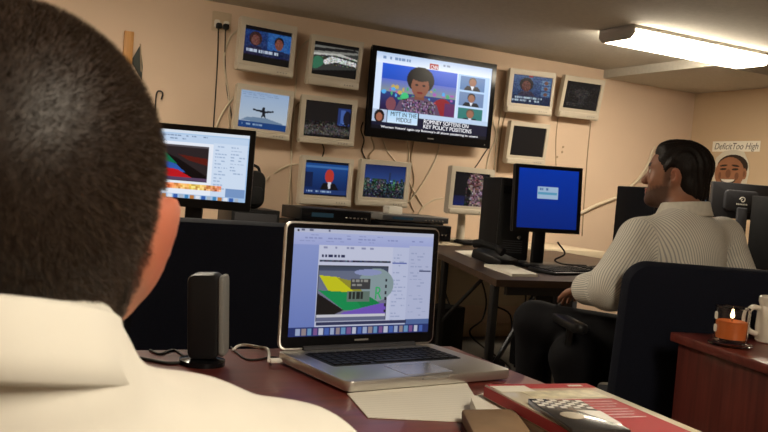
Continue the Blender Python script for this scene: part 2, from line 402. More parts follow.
def pic_m6():
    p = Pic(84, 64, (.10, .20, .42)); p.grad(0, 0, 1, .5, (.08, .14, .34), (.18, .30, .56)); p.rect(0, .55, 1, 1, (.06, .09, .14))
    for i in range(26):
        u = rng.uniform(0, .95); h = rng.uniform(.05, .25); p.rect(u, .62-h, u+.06, .75, (.10+rng.uniform(0, .14), .18+rng.uniform(0, .12), .22))
    p.rect(.60, .22, .64, .5, (.14, .2, .34)); p.speck(0, .45, 1, .98, .16, 2); return p
def pic_m7():
    p = Pic(84, 72, (.05, .05, .07)); p.grad(0, .7, .35, 1, (.08, .10, .25), (.10, .14, .38)); p.ell(.62, .30, .24, .27, (.46, .36, .36)).poly([(.5, .5), (.8, .5), (.86, 1), (.48, 1)], (.44, .36, .38))
    p.ell(.6, .28, .12, .14, (.36, .24, .24)); p.speck(.36, .05, .95, 1, .14, 3); return p
def pic_r1():
    p = Pic(84, 64, (.08, .16, .30)); p.grad(0, .05, 1, .7, (.16, .32, .52), (.10, .20, .38)); p.ell(.36, .32, .17, .22, (.08, .06, .08)).ell(.36, .38, .11, .18, (.38, .20, .18)); p.poly([(.16, .7), (.26, .55), (.5, .55), (.6, .7)], (.18, .16, .26))
    for k in range(3): p.rect(.74, .14+.19*k, .97, .29+.19*k, (.30, .44, .60)).ell(.85, .22+.19*k, .05, .06, (.4, .26, .22))
    p.rect(.4, .02, .5, .08, (.6, .1, .08)); p.rect(.02, .72, .98, .92, (.08, .14, .28)); p.lines(.05, .74, .95, .92, 2, (.70, .78, .85), .8, .6); return p.speck(0, 0, 1, 1, .05, 2)
def pic_r2():
    p = Pic(84, 64, (.07, .07, .075)); p.ell(.5, .42, .22, .16, (.17, .16, .16)).rect(.44, .5, .6, .8, (.14, .14, .15)).lines(.1, .78, .9, .92, 2, (.2, .2, .21)); return p.speck(.05, .15, .95, .9, .05, 2)
def pic_r3():
    p = Pic(84, 64, (.045, .043, .045)); p.grad(0, 0, 1, 1, (.05, .048, .05), (.03, .03, .032)); return p

def pose(c, yaw=0., tilt=0., roll=0.):
    """yaw turns left edge nearer (+), tilt leans the top forward"""
    return Matrix.Translation(c) @ Matrix.Rotation(rad(yaw), 4, 'Z') @ Matrix.Rotation(rad(tilt), 4, 'X') @ Matrix.Rotation(rad(roll), 4, 'Y')
def lcd(c, yaw, tilt, roll, w, h, win, pic, label, group, mount='arm'):
    """cream 15 inch screen; win = screen opening as shares of width / height (left, right, top, bottom margins)"""
    y0 = YB if mount == 'arm' else c[1]; z0 = c[2] if mount == 'arm' else .74
    t = thing('wall_monitor' if mount == 'arm' else 'desk_monitor', label, 'monitor', (c[0], y0, z0), 0, group)
    M = pose((0, c[1]-y0, c[2]-z0), yaw, tilt, roll)
    x0, x1, zt, zb = -w/2 + win[0]*w, w/2 - win[1]*w, h/2 - win[2]*h, -h/2 + win[3]*h
    b = B().frame(w, h, (x0, zb, x1, zt), .022)
    b.rbox((0, .014, 0), (w, .032, h), .016, 'Y', .006)
    b.rbox((0, .045, .01), (w*.78, .04, h*.72), .03, 'Y', .012)
    b.build('casing', m_case, t, M=M)
    s = pic.build('screen', x1-x0+.006, zt-zb+.006, s_lcd, t, y=-.012, cx=(x0+x1)/2, cz=(zt+zb)/2); s.data.transform(M)
    ch = win[3]*h
    B().rbox((0, -.026, -h/2+ch*.36), (w*.985, .018, ch*.62), .012, 'Y', .006).build('control_strip', m_case, t, M=M)
    b = B()
    for k in range(4): b.cyl((w*.28+.02*k-.03, -.034, -h/2+ch*.36), (w*.28+.02*k-.03, -.038, -h/2+ch*.36), .004, n=10)
    b.build('button', m_grey, t, M=M)
    if mount == 'arm':
        a = M @ Vector((0, .06, .0)); e = Vector((a.x, -.012, a.z))
        B().cyl(a, e, .018).box((a.x, -.006, a.z), (.10, .012, .10), .003).build('wall_bracket', m_metal, t)
    else:
        a = M @ Vector((0, .05, -h*.25))
        B().tube([a, (a.x, a.y+.015, a.z-.05), (a.x, a.y+.01, .02)], [.022, .024, .03], 12).build('stand_neck', m_case, t)
        B().rbox((a.x, a.y-.02, .011), (.22, .19, .022), .05, 'Z', .006).build('stand_base', m_case, t)
    return t
G6 = 'cream monitors on the wall left of the television'; G3 = 'cream monitors on the wall right of the television'
w6 = (.085, .085, .135, .20)
lcd((1.714, 5.252, 1.898), 7, 2, .4, .393, .332, (.085, .08, .14, .185), pic_m1(), 'cream wall monitor showing two news faces, beside the double wall outlet', G6)
lcd((1.735, 5.285, 1.489), 2.6, 3, .9, .389, .325, (.075, .075, .11, .17), pic_m2(), 'cream wall monitor showing a small aircraft in a pale blue sky', G6)
lcd((2.205, 5.284, 1.874), 3.8, 7, -.7, .384, .325, (.06, .07, .12, .22), pic_m3(), 'cream wall monitor with a grey stadium picture and green patch', G6)
lcd((2.192, 5.295, 1.484), -4, 3, -.4, .391, .315, (.08, .085, .10, .15), pic_m4(), 'cream wall monitor showing a dark room with one blue panel', G6)
lcd((2.200, 5.265, 1.081), 5, 1, -.5, .388, .323, (.075, .085, .09, .20), pic_m5(), 'cream wall monitor showing a red-faced speaker on a blue set, above the black deck', G6)
lcd((2.640, 5.280, 1.098), .6, 4, -.7, .390, .319, (.09, .085, .10, .19), pic_m6(), 'cream wall monitor showing a blue night city skyline, below the television', G6)
lcd((3.806, 5.280, 1.874), -7, 5, -1, .387, .324, (.09, .055, .12, .22), pic_r1(), 'cream wall monitor showing a news show, right next to the television', G3)
lcd((4.295, 5.290, 1.891), -1, 11, -.8, .387, .320, (.075, .075, .12, .23), pic_r2(), 'cream wall monitor with a nearly black picture, farthest right on the wall', G3)
lcd((3.828, 5.295, 1.490), 2, 7, -1.3, .367, .320, (.075, .07, .10, .21), pic_r3(), 'cream wall monitor with a blank black screen, just above the black computer tower', G3)
lcd((3.11, 4.90, 1.095), 6, 2, 0, .37, .32, (.09, .09, .11, .18), pic_m7(), 'cream monitor on a stand on the back counter, showing a pinkish figure', None, 'stand')

# television
def tv():
    w, h = 1.025, .618
    t = thing('television', 'big flat black television on the wall showing a news programme', 'television', (2.972, YB, 1.723))
    M = pose((0, -.13, 0), 1.3, .8, -.5)
    x0, x1, zb, zt = -w/2+.035, w/2-.035, -h/2+.062, h/2-.036
    B().frame(w, h, (x0, zb, x1, zt), .014).rbox((0, .012, 0), (w, .026, h), .02, 'Y', .006).rbox((0, .04, 0), (w*.8, .05, h*.75), .05, 'Y', .015).build('casing', m_blackgloss, t, M=M)
    p = Pic(200, 112, (.80, .86, .95)); p.grad(0, 0, 1, .14, (.66, .74, .86), (.86, .90, .96)); p.lines(.06, .05, .40, .11, 1, (.45, .55, .7), .9, .6); p.lines(.56, .05, .68, .10, 1, (.5, .56, .66), .9, .6)
    p.grad(.06, .14, .69, .74, (.14, .34, .80), (.10, .20, .52)); p.grad(.06, .34, .69, .52, (.34, .40, .74), (.52, .56, .50)); p.grad(.06, .5, .69, .74, (.16, .22, .46), (.14, .08, .22))
    for k in range(34): p.ell(rng.uniform(.08, .68), rng.uniform(.40, .58), rng.uniform(.008, .02), rng.uniform(.012, .03), [(.72, .62, .32), (.25, .62, .42), (.62, .34, .66), (.30, .62, .86)][k % 4])
    p.ell(.26, .54, .03, .05, (.24, .72, .45)).ell(.15, .66, .04, .09, (.46, .26, .30)).ell(.58, .66, .09, .15, (.52, .10, .14)).rect(.60, .56, .69, .74, (.34, .14, .34))
    p.poly([(.18, .74), (.22, .60), (.32, .53), (.44, .53), (.53, .60), (.57, .74)], (.34, .26, .36)); p.speck(.24, .57, .52, .74, .15, 2); p.rect(.34, .46, .42, .56, (.44, .26, .20))
    p.ell(.38, .30, .115, .17, (.035, .03, .04)).ell(.38, .385, .074, .145, (.50, .31, .24)).ell(.38, .255, .088, .065, (.035, .03, .04)).ell(.35, .37, .014, .012, (.12, .06, .06)).ell(.41, .37, .014, .012, (.12, .06, .06)).ell(.38, .47, .026, .014, (.42, .12, .12))
    p.grad(.70, .14, .98, .80, (.62, .76, .92), (.76, .84, .94))
    for k, bg in enumerate(((.30, .46, .66), (.40, .50, .66), (.16, .44, .42))):
        v = .16 + .215*k; p.rect(.72, v, .94, v+.19, bg).ell(.83, v+.066, .036, .058, (.34, .28, .24) if k != 1 else (.05, .04, .04)).ell(.83, v+.080, .030, .052, (.56, .38, .30)).poly([(.75, v+.19), (.78, v+.13), (.88, v+.13), (.91, v+.19)], (.06, .07, .12)).poly([(.815, v+.13), (.845, v+.13), (.83, v+.19)], (.85, .87, .92))
    p.rect(0, .745, 1, 1, (.06, .07, .16)); p.grad(.13, .745, .38, .90, (.62, .78, .90), (.78, .86, .94)); p.rect(.39, .80, 1, .945, (.05, .06, .16))
    p.rect(0, .745, .125, .90, (.66, .72, .82)).ell(.065, .83, .042, .085, (.08, .05, .05)).ell(.065, .84, .026, .055, (.58, .36, .28)); p.rect(.39, .745, 1, .80, (.70, .78, .88)); p.rect(.445, .06, .52, .135, (.62, .06, .06)); p.rect(.0, .945, 1, 1, (.03, .035, .08))
    s = p.build('screen', x1-x0+.004, zt-zb+.004, s_tv, t, y=-.008, cz=(zt+zb)/2); s.data.transform(M)
    W, H = x1-x0, zt-zb
    def T(u, v): return M @ Matrix.Translation((x0+u*W, -.0095, zt-v*H))
    for txt, u, v, sz, wd, mm in (('MITT IN THE', .15, .815, .042, .205, m_text_d), ('MIDDLE', .20, .885, .042, .12, m_text_d), ('ROMNEY SOFTENS ON', .43, .866, .040, .375, m_text_w),
                              ('KEY POLICY POSITIONS', .43, .932, .040, .405, m_text_w), ("Women Voters' again say Romney's all about pandering to voters", .08, .984, .022, .80, m_text_w), ('CNN', .453, .122, .036, .056, m_text_w)):
        text('caption', txt, sz, mm, s, T(u, v), width=wd)
    B().box((0, -.0145, -h/2+.028), (.05, .001, .008)).build('badge', m_grey, t, M=M); B().cyl((w/2-.05, -.014, -h/2+.025), (w/2-.05, -.017, -h/2+.025), .004, n=8).build('power_light', m_grey, t, M=M)
    B().box((0, -.045, 0), (.3, .07, .3), .004).build('wall_bracket', m_metal, t)
tv()

# double wall outlet with two plugs
t = thing('wall_outlet', 'beige double outlet plate high on the wall with two black plugs', 'outlet', (1.452, YB, 2.04))
B().rbox((0, -.004, 0), (.125, .008, .125), .008, 'Y', .002).build('plate', m_trim, t)
for sx in (-1, 1): B().rbox((sx*.03, -.009, -.015), (.036, .006, .05), .012, 'Y').build('socket', m_white, t)

def wall_cable(pts, r, m, label, y=None, name='cable', cat='cable', group=None, plug=None):
    y = YB-r-.0005 if y is None else y; P = [onY(p[0], p[1], p[2] if len(p) > 2 else y) for p in pts]
    o = B().tube(smoothpath(P, 6), r, 6).build(name, m, angle=None); tag(o, label, cat, group)
    if plug:
        c = Vector(P[0]); B().rbox((c.x, c.y-.012, c.z), (.034, .036, .034), .008, 'Y', .004).build('plug', m_black, o)
    return o
pl = 5.372
wall_cable([(218.5, 26, pl), (217.5, 60), (215.5, 95), (213, 133)], .004, m_cabd, 'dark cord hanging straight down from the left plug of the wall outlet', name='power_cable', cat='cable', plug=1)
wall_cable([(225.5, 27, pl), (225, 60), (227, 90), (231, 112), (233, 128)], .004, m_cabd, 'dark cord hanging from the right plug of the wall outlet', name='power_cable', cat='cable', plug=1)
wall_cable([(238, 30), (231, 36), (226, 48), (224, 62), (226, 78), (229, 100), (229, 130)], .006, m_cabw, 'cream cable looping from the upper left monitor down past the outlet cords')
wall_cable([(234, 97), (227, 106), (220, 118), (214, 134)], .008, m_cabw, 'thick cream cable slanting from the aircraft monitor towards the left desk screen')
wall_cable([(309, 40), (302, 46), (297, 58), (296, 78), (295, 100), (292, 150), (288, 210)], .006, m_cabw, 'cream cable running down the wall between the two left monitor columns')
wall_cable([(303, 100), (296, 106), (292, 122), (291, 160), (292, 205)], .004, m_cabt, 'tan cable running from the dark-room monitor down the wall')
wall_cable([(302, 164), (290, 165), (279, 170), (268, 178), (262, 186, 5.2)], .006, m_cabw, 'cream cable bowing from the blue-set monitor to the black bag')
wall_cable([(322, 143), (324, 150), (322, 158)], .004, m_cabd, 'short dark cord between the dark-room and blue-set monitors')
wall_cable([(363, 122), (361, 130), (364, 140), (362, 150), (366, 160)], .004, m_cabd, 'dark cord wriggling below the left edge of the television')
wall_cable([(371, 137), (374, 148), (369, 156), (372, 164)], .005, m_cabt, 'tan cable dangling from the lower left corner of the television')
wall_cable([(382, 138), (388, 152), (398, 164), (403, 170)], .004, m_cabw, 'cream cable from below the television to the skyline monitor')
wall_cable([(407, 139), (409, 155), (408, 172), (411, 186), (418, 198), (424, 208)], .005, m_cabw, 'cream cable dropping from the television right of the skyline monitor')
wall_cable([(414, 140), (411, 160), (414, 180), (410, 200), (414, 212)], .004, m_cabt, 'tan cord dropping from the middle of the television')
wall_cable([(440, 143), (436, 158), (427, 176), (418, 190), (408, 203)], .006, m_cabw, 'cream cable sagging left across the wall under the television')
wall_cable([(443, 198), (434, 200), (424, 206), (418, 214)], .005, m_cabw, 'cream cable behind the grey deck leading to the pinkish monitor')
wall_cable([(497, 100), (493, 118), (496, 136), (490, 152), (486, 170)], .006, m_cabw, 'cream cable in the bundle right of the television, nearest to it')
wall_cable([(504, 96), (500, 118), (497, 140), (494, 172)], .006, m_cabw, 'cream cable in the bundle hanging beside the news-show monitor')
wall_cable([(506, 112), (502, 128), (499, 150), (497, 172)], .005, m_cabt, 'tan cable in the bundle left of the blank monitor')
wall_cable([(488, 148), (484, 154), (479, 162), (474, 169)], .004, m_cabd, 'dark cord from the lower right corner of the television')
wall_cable([(558, 118), (556, 140), (556, 166)], .003, m_cabt, 'thin tan wire hanging below the nearly black monitor, left strand')
wall_cable([(591, 121), (588, 150), (585, 190), (582, 236)], .0045, m_cabt, 'thin tan wire running down the wall beyond the blue screen')
wall_cable([(579, 214), (597, 205), (617, 197), (630, 187), (640, 177), (648, 164), (653, 150)], .014, m_cabw, 'thick cream conduit rising along the wall behind the bearded man', name='conduit', cat='conduit')
wall_cable([(640, 182), (647, 172), (650, 160), (655, 146)], .008, m_cabw, 'thinner cream cable beside the thick conduit behind the bearded man')
for px, py in ((563, 147), (562, 152), (557, 157)):
    c = onY(px, py, 5.4); o = B().cyl(c, (c[0], c[1]-.004, c[2]), .009, n=8).build('screw_anchor', m_cabt); tag(o, 'small tan screw anchor in the wall below the nearly black monitor', 'screw anchor', 'screw anchors in the wall')

# things on the wall beside the near man's head
a = onY(124, 30, 5.36); b = onY(134, 58, 5.36)
t = B().box(((a[0]+b[0])/2, 5.385, (a[2]+b[2])/2-.02), (.056, .03, a[2]-b[2]+.04), .003).build('wooden_strip', wood('pine', (.45, .21, .06), (.60, .31, .10), 8, .5, 2)); tag(t, "upright yellow-brown wooden strip on the wall above the near man's hair", 'wooden strip')
P = [onY(131, 61, 5.38), onY(140.5, 45, 5.38), onY(143, 66, 5.38), onY(142, 80, 5.38)]
t = thing('pennant', "dark grey pointed pennant on the wall beside the near man's hair", 'pennant', (P[1][0], 5.39, P[1][2]))
bm = B().prism([(p[0]-P[1][0], p[2]-P[1][2]) for p in P], -.004, .004); bm.build('cloth', mat('pennant_cloth', (.06, .065, .06), .9), t, M=Matrix.Rotation(rad(90), 4, 'X'))
B().cyl((.0, -.004, .008), (.05/3, -.004, -.16), .004, n=8).build('edge_stick', m_cabt, t)
c = onY(160, 91, 5.37); d = onY(161, 112, 5.37)
o = B().tube(smoothpath([(c[0]-.018, 5.39, d[2]), (c[0]-.018, 5.38, c[2]-.02), (c[0], 5.372, c[2]), (c[0]+.020, 5.38, c[2]-.012), (c[0]+.014, 5.385, c[2]-.05)], 6), .005, 6).build('wire_hook', m_metal); tag(o, 'small dark wire hook on the wall above the left desk screen', 'hook')
# ================================================================== BACK COUNTER AND ITS DEVICES
t = thing('back_counter', 'long beige counter along the screen wall, under the black decks', 'counter', (2.6, 5.08, 0))
B().box((0, 0, .705), (3.25, .63, .07), .006).build('worktop', m_counter, t)
for x in (-1.5, 0, 1.5): B().box((x, .06, .335), (.04, .48, .67)).build('leg', m_dgrey, t)
B().box((0, .27, .42), (3.1, .02, .35)).build('back_panel', m_counter, t)

def deck(x0, x1, z, h, y, d, label, mm, lights, group=None):
    w = x1-x0; t = thing('media_deck', label, 'media deck', ((x0+x1)/2, y, z), 0, group)
    B().box((0, 0, h/2+.004), (w, d, h-.008), .004).build('housing', mm, t)
    B().box((0, -d/2-.003, h/2+.004), (w*.97, .006, h-.02), .002).build('front_panel', m_blackgloss if mm is not m_grey else m_dgrey, t)
    b = B()
    for k in range(6): b.box((w*.14+.026*k, -d/2-.008, h*.45), (.014, .006, .010), .002)
    b.build('button', m_chrome, t)
    B().box((-w*.2, -d/2-.0065, h*.55), (w*.3, .003, h*.3)).build('display_window', mat('deck_display', (.01, .02, .03), .1, emit=(.2, .5, .7), es=.03), t)
    for sx in (-1, 1): B().cyl((sx*w*.4, 0, 0), (sx*w*.4, 0, .006), .015).build('foot', m_matte, t)
deck(1.88, 2.36, .825, .085, 5.02, .34, 'upper black deck of the stack under the blue-set monitor', m_black, .04, 'decks on the back counter')
deck(1.86, 2.38, .74, .083, 5.02, .36, 'lower black deck of the stack under the blue-set monitor', m_black, .03, 'decks on the back counter')
deck(2.44, 2.94, .855, .05, 5.02, .32, 'thin grey deck with a black deck beneath, below the skyline monitor', m_grey, .05, 'decks on the back counter')
deck(2.44, 2.93, .74, .113, 4.98, .36, 'thick black deck under the thin grey deck', m_black, .05, 'decks on the back counter')
o = B().rbox((2.55, 4.93, .93), (.10, .09, .05), .012, 'Y', .005).build('small_adapter_box', m_white); tag(o, 'small white adapter box on top of the thin grey deck', 'box')
# strip of black items beside the pinkish monitor
o = B().box((2.99+.03, 5.22, .80), (.10, .16, .12), .006).build('black_adapter', m_matte); tag(o, 'black power brick on the back counter left of the pinkish monitor stand', 'power brick')
t = thing('keyboard', 'black keyboard on the back counter in front of the pinkish monitor', 'keyboard', (3.20, 4.765+.06, .74), rad(3))
def kb_parts(t, w, d):
    B().box((0, 0, .010), (w, d, .018), .005, rot=(rad(3), 0, 0)).build('body', m_black, t)
    b = B(); n = int(w/.020); rows = 5 if d < .17 else 6
    for r in range(rows):
        for k in range(n):
            if abs(k - n*.76) < .6: continue
            b.box((-w/2+.016+k*(w-.032)/(n-1), -d/2+.022+r*(d-.04)/(rows-1), .021 + (r-rows/2)*.0012), (.0155, .0155, .008), .002, seg=1)
    b.build('key', m_key, t)
kb_parts(t, .40, .12)
# black bag on a dark box, left end of the counter
o = thing('equipment_box', 'flat black box on the counter under the black bag', 'box', (1.60, 5.0, .74))
B().box((0, 0, .07), (.30, .30, .14), .006).build('case', m_black, o); B().box((0, -.152, .07), (.26, .006, .09), .002).build('front_panel', m_dgrey, o)
c = dep(262, 194, 5.05)
t = thing('camera_bag', 'rounded black bag sitting on a box beside the left desk screen', 'bag', (1.575, 4.99, .88))
B().rbox((0, 0, .115), (.20, .15, .23), .06, 'Y', .03).build('body', mat('bag_nylon', (.012, .011, .011), .75, bump=(60, .5, .004)), t)
B().rbox((0, -.085, .08), (.15, .03, .11), .03, 'Y', .012).build('pocket', m_matte, t)
B().tube(smoothpath([(-.06, 0, .22), (-.04, 0, .255), (0.01, 0, .265), (.06, 0, .25), (.075, 0, .215)]), .009).build('handle', m_matte, t)

# ================================================================== LEFT DESK SCREEN, DESK, CHAIR
t = thing('left_desk', 'dark desk behind the empty navy chair, under the left screen', 'desk', (.55, 3.45, 0))
B().box((0, 0, .745), (1.5, .75, .03), .004).build('desktop', m_dkwood, t)
for sx in (-1, 1): B().box((sx*.72, 0, .365), (.03, .68, .73), .003).build('side_panel', m_dkwood, t)
B().box((0, .3, .45), (1.4, .02, .5)).build('modesty_panel', m_dkwood, t)
def desk_screen(name, label, cat, loc, rz, w, h, zc, bez, chin, mm, pic, tilt=0., base=(.24, .18), roll=0., body=m_black):
    t = thing(name, label, cat, loc, rz)
    M = pose((0, 0, zc), 0, tilt, roll)
    x0, x1, zb, zt = -w/2+bez, w/2-bez, -h/2+chin, h/2-bez
    b = B().frame(w, h, (x0, zb, x1, zt), .012); b.rbox((0, .012, 0), (w, .026, h), .008, 'Y', .004).rbox((0, .035, 0), (w*.6, .03, h*.6), .03, 'Y', .01).build('casing', body, t, M=M)
    if pic is not None:
        s = pic.build('screen', x1-x0+.004, zt-zb+.004, mm, t, y=-.006, cz=(zt+zb)/2); s.data.transform(M)
    a = M @ Vector((0, .05, -h*.2))
    B().box((a.x, a.y+.012, (a.z+.02)/2), (.07, .03, a.z-.01), .01).build('stand_neck', body, t)
    B().rbox((0, .03, .010), (base[0], base[1], .018), .05, 'Z', .005).build('stand_base', body, t)
    return t, M
p = Pic(150, 112, (.70, .80, .90)); p.grad(0, 0, 1, 1, (.66, .78, .90), (.60, .74, .90)); p.rect(0, 0, 1, .05, (.84, .88, .93)); p.rect(.10, .07, .98, .18, (.74, .82, .92)).lines(.12, .08, .6, .17, 2, (.5, .58, .7), .6, .4)
p.rect(.12, .18, .66, .96, (.90, .92, .96)); p.rect(.66, .16, .98, .96, (.80, .86, .94)); p.lines(.68, .2, .80, .9, 14, (.62, .70, .82), .6, .35).lines(.83, .2, .96, .62, 9, (.6, .68, .8), .7, .35)
p.rect(.14, .22, .62, .74, (.16, .13, .14)); p.poly([(.14, .30), (.34, .42), (.62, .66), (.62, .69), (.14, .69)], (.05, .03, .04)); p.poly([(.14, .30), (.22, .34), (.34, .50), (.14, .46)], (.05, .42, .28)); p.poly([(.14, .44), (.32, .50), (.42, .62), (.14, .56)], (.16, .34, .66)); p.poly([(.14, .55), (.34, .58), (.48, .69), (.14, .69)], (.72, .08, .12))
p.poly([(.34, .36), (.62, .40), (.62, .50), (.44, .44)], (.34, .10, .07)); p.rect(.14, .22, .62, .25, (.32, .30, .32)); p.rect(.14, .69, .62, .73, (.34, .26, .38)); p.rect(.22, .78, .76, .86, (.92, .78, .38)).grad(.22, .78, .50, .86, (.90, .42, .30), (.94, .82, .40), True).grad(.52, .78, .76, .86, (.94, .80, .42), (.86, .50, .40), True).speck(.22, .78, .76, .86, .10, 3)
p.rect(.80, .80, .98, .96, (.46, .58, .76)); p.rect(0, .93, 1, 1, (.62, .74, .88))
for k in range(17): p.rect(.06+.052*k, .935, .098+.052*k, .99, [(.20, .36, .66), (.66, .70, .76), (.24, .50, .70), (.72, .48, .26), (.86, .88, .92)][k % 5])
a = dep(163, 128, 3.45); b_ = dep(255.6, 135.6, 3.3)
rz = math.atan2(b_[1]-a[1], b_[0]-a[0])
desk_screen('left_desk_monitor', "black-framed desktop screen beside the near man's head, showing a dark picture on a page", 'monitor', (.845, 3.375, .76), rad(-22), .46, .325, .335, .022, .035, s_pc, p)
o = tag(B().rbox((1.15, 3.42, .785), (.10, .12, .05), .01, 'Z', .004).build('desk_gadget', m_matte), 'small black gadget on the left desk beside the screen foot', 'gadget')

def office_chair(name, label, loc, rz, w=.48, back=(.50, .95), seat_z=.48, arms=True, tilt=8, depth=.075, corner=.09):
    """local: sitter faces +Y, backrest at -Y"""
    t = thing(name, label, 'chair', loc, rz)
    B().rbox((0, 0, seat_z-.05), (w, .48, .09), .09, 'Z', .03).build('seat', m_chair, t)
    h = back[1]-back[0]; zc = (back[0]+back[1])/2
    bm = B().rbox((0, -.255, zc), (w, depth, h), corner, 'Y', .028, rot=(rad(tilt), 0, 0), seg=8)
    bk = bm.build('backrest', m_chair, t)
    B().tube(smoothpath([(0, -.12, seat_z-.10), (0, -.27, seat_z-.09), (0, -.325, seat_z), (0, -.31, zc)]), .022).build('back_bracket', m_metal, t)
    B().cyl((0, 0, .10), (0, 0, seat_z-.09), .028).cyl((0, 0, .10), (0, 0, .24), .038).build('gas_column', m_metal, t)
    for k in range(5):
        a = rad(90+72*k); e = (math.cos(a)*.29, math.sin(a)*.29, .085)
        l = B().tube([(0, 0, .115), e], [.03, .017], 8).build('base_leg', m_black, t)
        c = B().cyl((e[0]-.018*math.sin(a), e[1]+.018*math.cos(a), .028), (e[0]+.018*math.sin(a), e[1]-.018*math.cos(a), .028), .028, n=14).cyl((e[0], e[1], .03), (e[0], e[1], .085), .008, n=8)
        c.build('caster', m_matte, l)
    if arms:
        for sx in (-1, 1):
            ar = B().tube(smoothpath([(sx*(w/2-.06), .02, seat_z-.09), (sx*(w/2+.05), .02, seat_z-.07), (sx*(w/2+.06), .0, seat_z+.06), (sx*(w/2+.055), -.02, seat_z+.22)]), .016).build('armrest', m_metal, t)
            B().rbox((sx*(w/2+.055), .01, seat_z+.235), (.055, .26, .03), .026, 'Z', .01).build('arm_pad', m_black, ar)
    return t
office_chair('office_chair', 'empty navy office chair behind the laptop, its back towards us', (.675, 2.66, 0), rad(3), w=.50, back=(.50, .945), arms=False, corner=.06, tilt=3)

# ================================================================== FRONT DESK
DZ = .76
t = thing('front_desk', 'cherry wood desk in front, carrying the open silver laptop', 'desk', (.17, 1.10, 0))
B().box((0, 0, DZ-.015), (1.54, .80, .03), .004).build('desktop', m_cherry, t)
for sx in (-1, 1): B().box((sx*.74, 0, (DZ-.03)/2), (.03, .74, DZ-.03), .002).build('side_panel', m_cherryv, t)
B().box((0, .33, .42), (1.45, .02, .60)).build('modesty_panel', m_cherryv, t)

# laptop
LX, LY, LA = .699, 1.296, 8.3
t = thing('laptop', 'open silver laptop on the cherry desk showing a page with a green and yellow picture', 'laptop', (LX, LY, DZ), rad(LA))
W, D = .342, .231
B().rbox((0, 0, .0115), (W, D, .017), .014, 'Z', .003).build('base', m_alu, t)
B().rbox((0, .030, .0202), (W*.80, .098, .0012), .006, 'Z').build('keyboard_well', m_black, t)
b = B()
for r in range(6):
    n = 14; 
    for k in range(n):
        x = -W*.39+W*.78*(k+.5)/n; y = .072-r*.0158
        if r == 5 and 3 < k < 9:
            if k == 4: b.box((-.002, y, .0215), (W*.78/n*5-.003, .0125, .0022), .0008, seg=1)
            continue
        b.box((x, y, .0215), (W*.78/n-.003, .0125 if r else .007, .0022), .0008, seg=1)
b.build('key', m_key, t)
B().rbox((0, -.068, .0202), (.098, .070, .0008), .005, 'Z').build('trackpad', mat('trackpad_glass', (.52, .5, .47), .25, metal=.7), t)
B().rbox((0, -D/2-.0002, .0165), (.055, .003, .004), .001, 'Y').build('lid_notch', m_grey, t)
LH = .226; lt = 2.0
ML = Matrix.Translation((0, D/2-.006, .021)) @ Matrix.Rotation(rad(-lt), 4, 'X')
B().cyl((-W*.36, D/2-.006, .02), (W*.36, D/2-.006, .02), .0075, n=14).build('hinge', m_dgrey, t)
lid = B().rbox((0, .0035, LH/2), (W, .006, LH), .014, 'Y', .0015).build('lid', m_alu, t, M=ML)
B().rbox((0, .0, LH/2), (W-.007, .002, LH-.007), .011, 'Y').build('glass_bezel', m_blackgloss, lid, M=ML)
p = Pic(230, 160, (.70, .74, .90)); p.grad(0, 0, 1, 1, (.62, .68, .90), (.44, .52, .80)); p.rect(0, 0, 1, .038, (.80, .82, .92)).rect(.02, .012, .035, .03, (.1, .1, .15)).lines(.05, .008, .3, .034, 1, (.42, .44, .55), .8, .6)
p.grad(0, .04, 1, .15, (.74, .78, .95), (.68, .72, .93)); p.lines(.02, .055, .95, .14, 3, (.58, .62, .82), .45, .35)
p.rect(.17, .15, .70, .94, (.84, .86, .96)); p.lines(.20, .16, .66, .20, 1, (.6, .62, .76), .6, .5); p.lines(.19, .235, .42, .27, 1, (.16, .18, .34), .95, .8); p.rect(.18, .287, .68, .305, (.20, .20, .32)); p.speck(.18, .287, .68, .305, .12, 3)
p.rect(.69, .15, .815, .94, (.80, .83, .95)).lines(.70, .18, .80, .9, 20, (.68, .72, .86), .6, .35); p.rect(.69, .298, .80, .312, (.36, .42, .72)); p.rect(.815, .13, 1, .88, (.76, .79, .92)).lines(.83, .2, .97, .85, 20, (.66, .70, .84), .5, .35).rect(.90, .375, .99, .385, (.2, .24, .4))
p.rect(.175, .34, .665, .86, (.06, .07, .08)); p.grad(.18, .37, .66, .80, (.42, .46, .56), (.50, .50, .60)); p.grad(.18, .345, .66, .39, (.26, .30, .36), (.30, .34, .46)); p.ell(.58, .52, .13, .16, (.58, .66, .68)); p.ell(.52, .40, .10, .03, (.60, .64, .82))
p.poly([(.18, .60), (.36, .76), (.30, .80), (.18, .80)], (.10, .09, .09)); p.poly([(.18, .43), (.32, .45), (.46, .60), (.26, .60)], (.84, .84, .12)); p.poly([(.30, .45), (.40, .48), (.52, .62), (.44, .60)], (.62, .60, .20)); p.poly([(.18, .57), (.50, .60), (.62, .70), (.56, .74), (.36, .76)], (.06, .54, .30)); p.poly([(.18, .57), (.40, .60), (.50, .76), (.36, .76)], (.08, .60, .34))
p.rect(.40, .46, .54, .56, (.26, .26, .27)).lines(.41, .47, .53, .55, 2, (.6, .6, .58), .8, .6); p.rect(.38, .58, .54, .68, (.42, .50, .46)).lines(.39, .59, .53, .67, 1, (.16, .18, .17), .9, .8); p.poly([(.36, .78), (.62, .70), (.66, .70), (.66, .80), (.34, .80)], (.48, .36, .78))
for q in range(6): p.rect(.648, .46+.06*q, .662, .49+.06*q, (.15, .16, .2))
p.rect(.18, .80, .66, .825, (.86, .86, .9)).rect(.18, .825, .66, .86, (.42, .44, .56)); p.rect(.815, .86, 1, .93, (.34, .44, .66)); p.rect(.18, .87, .82, .90, (.20, .22, .36)); p.rect(0, .915, 1, 1, (.16, .22, .46))
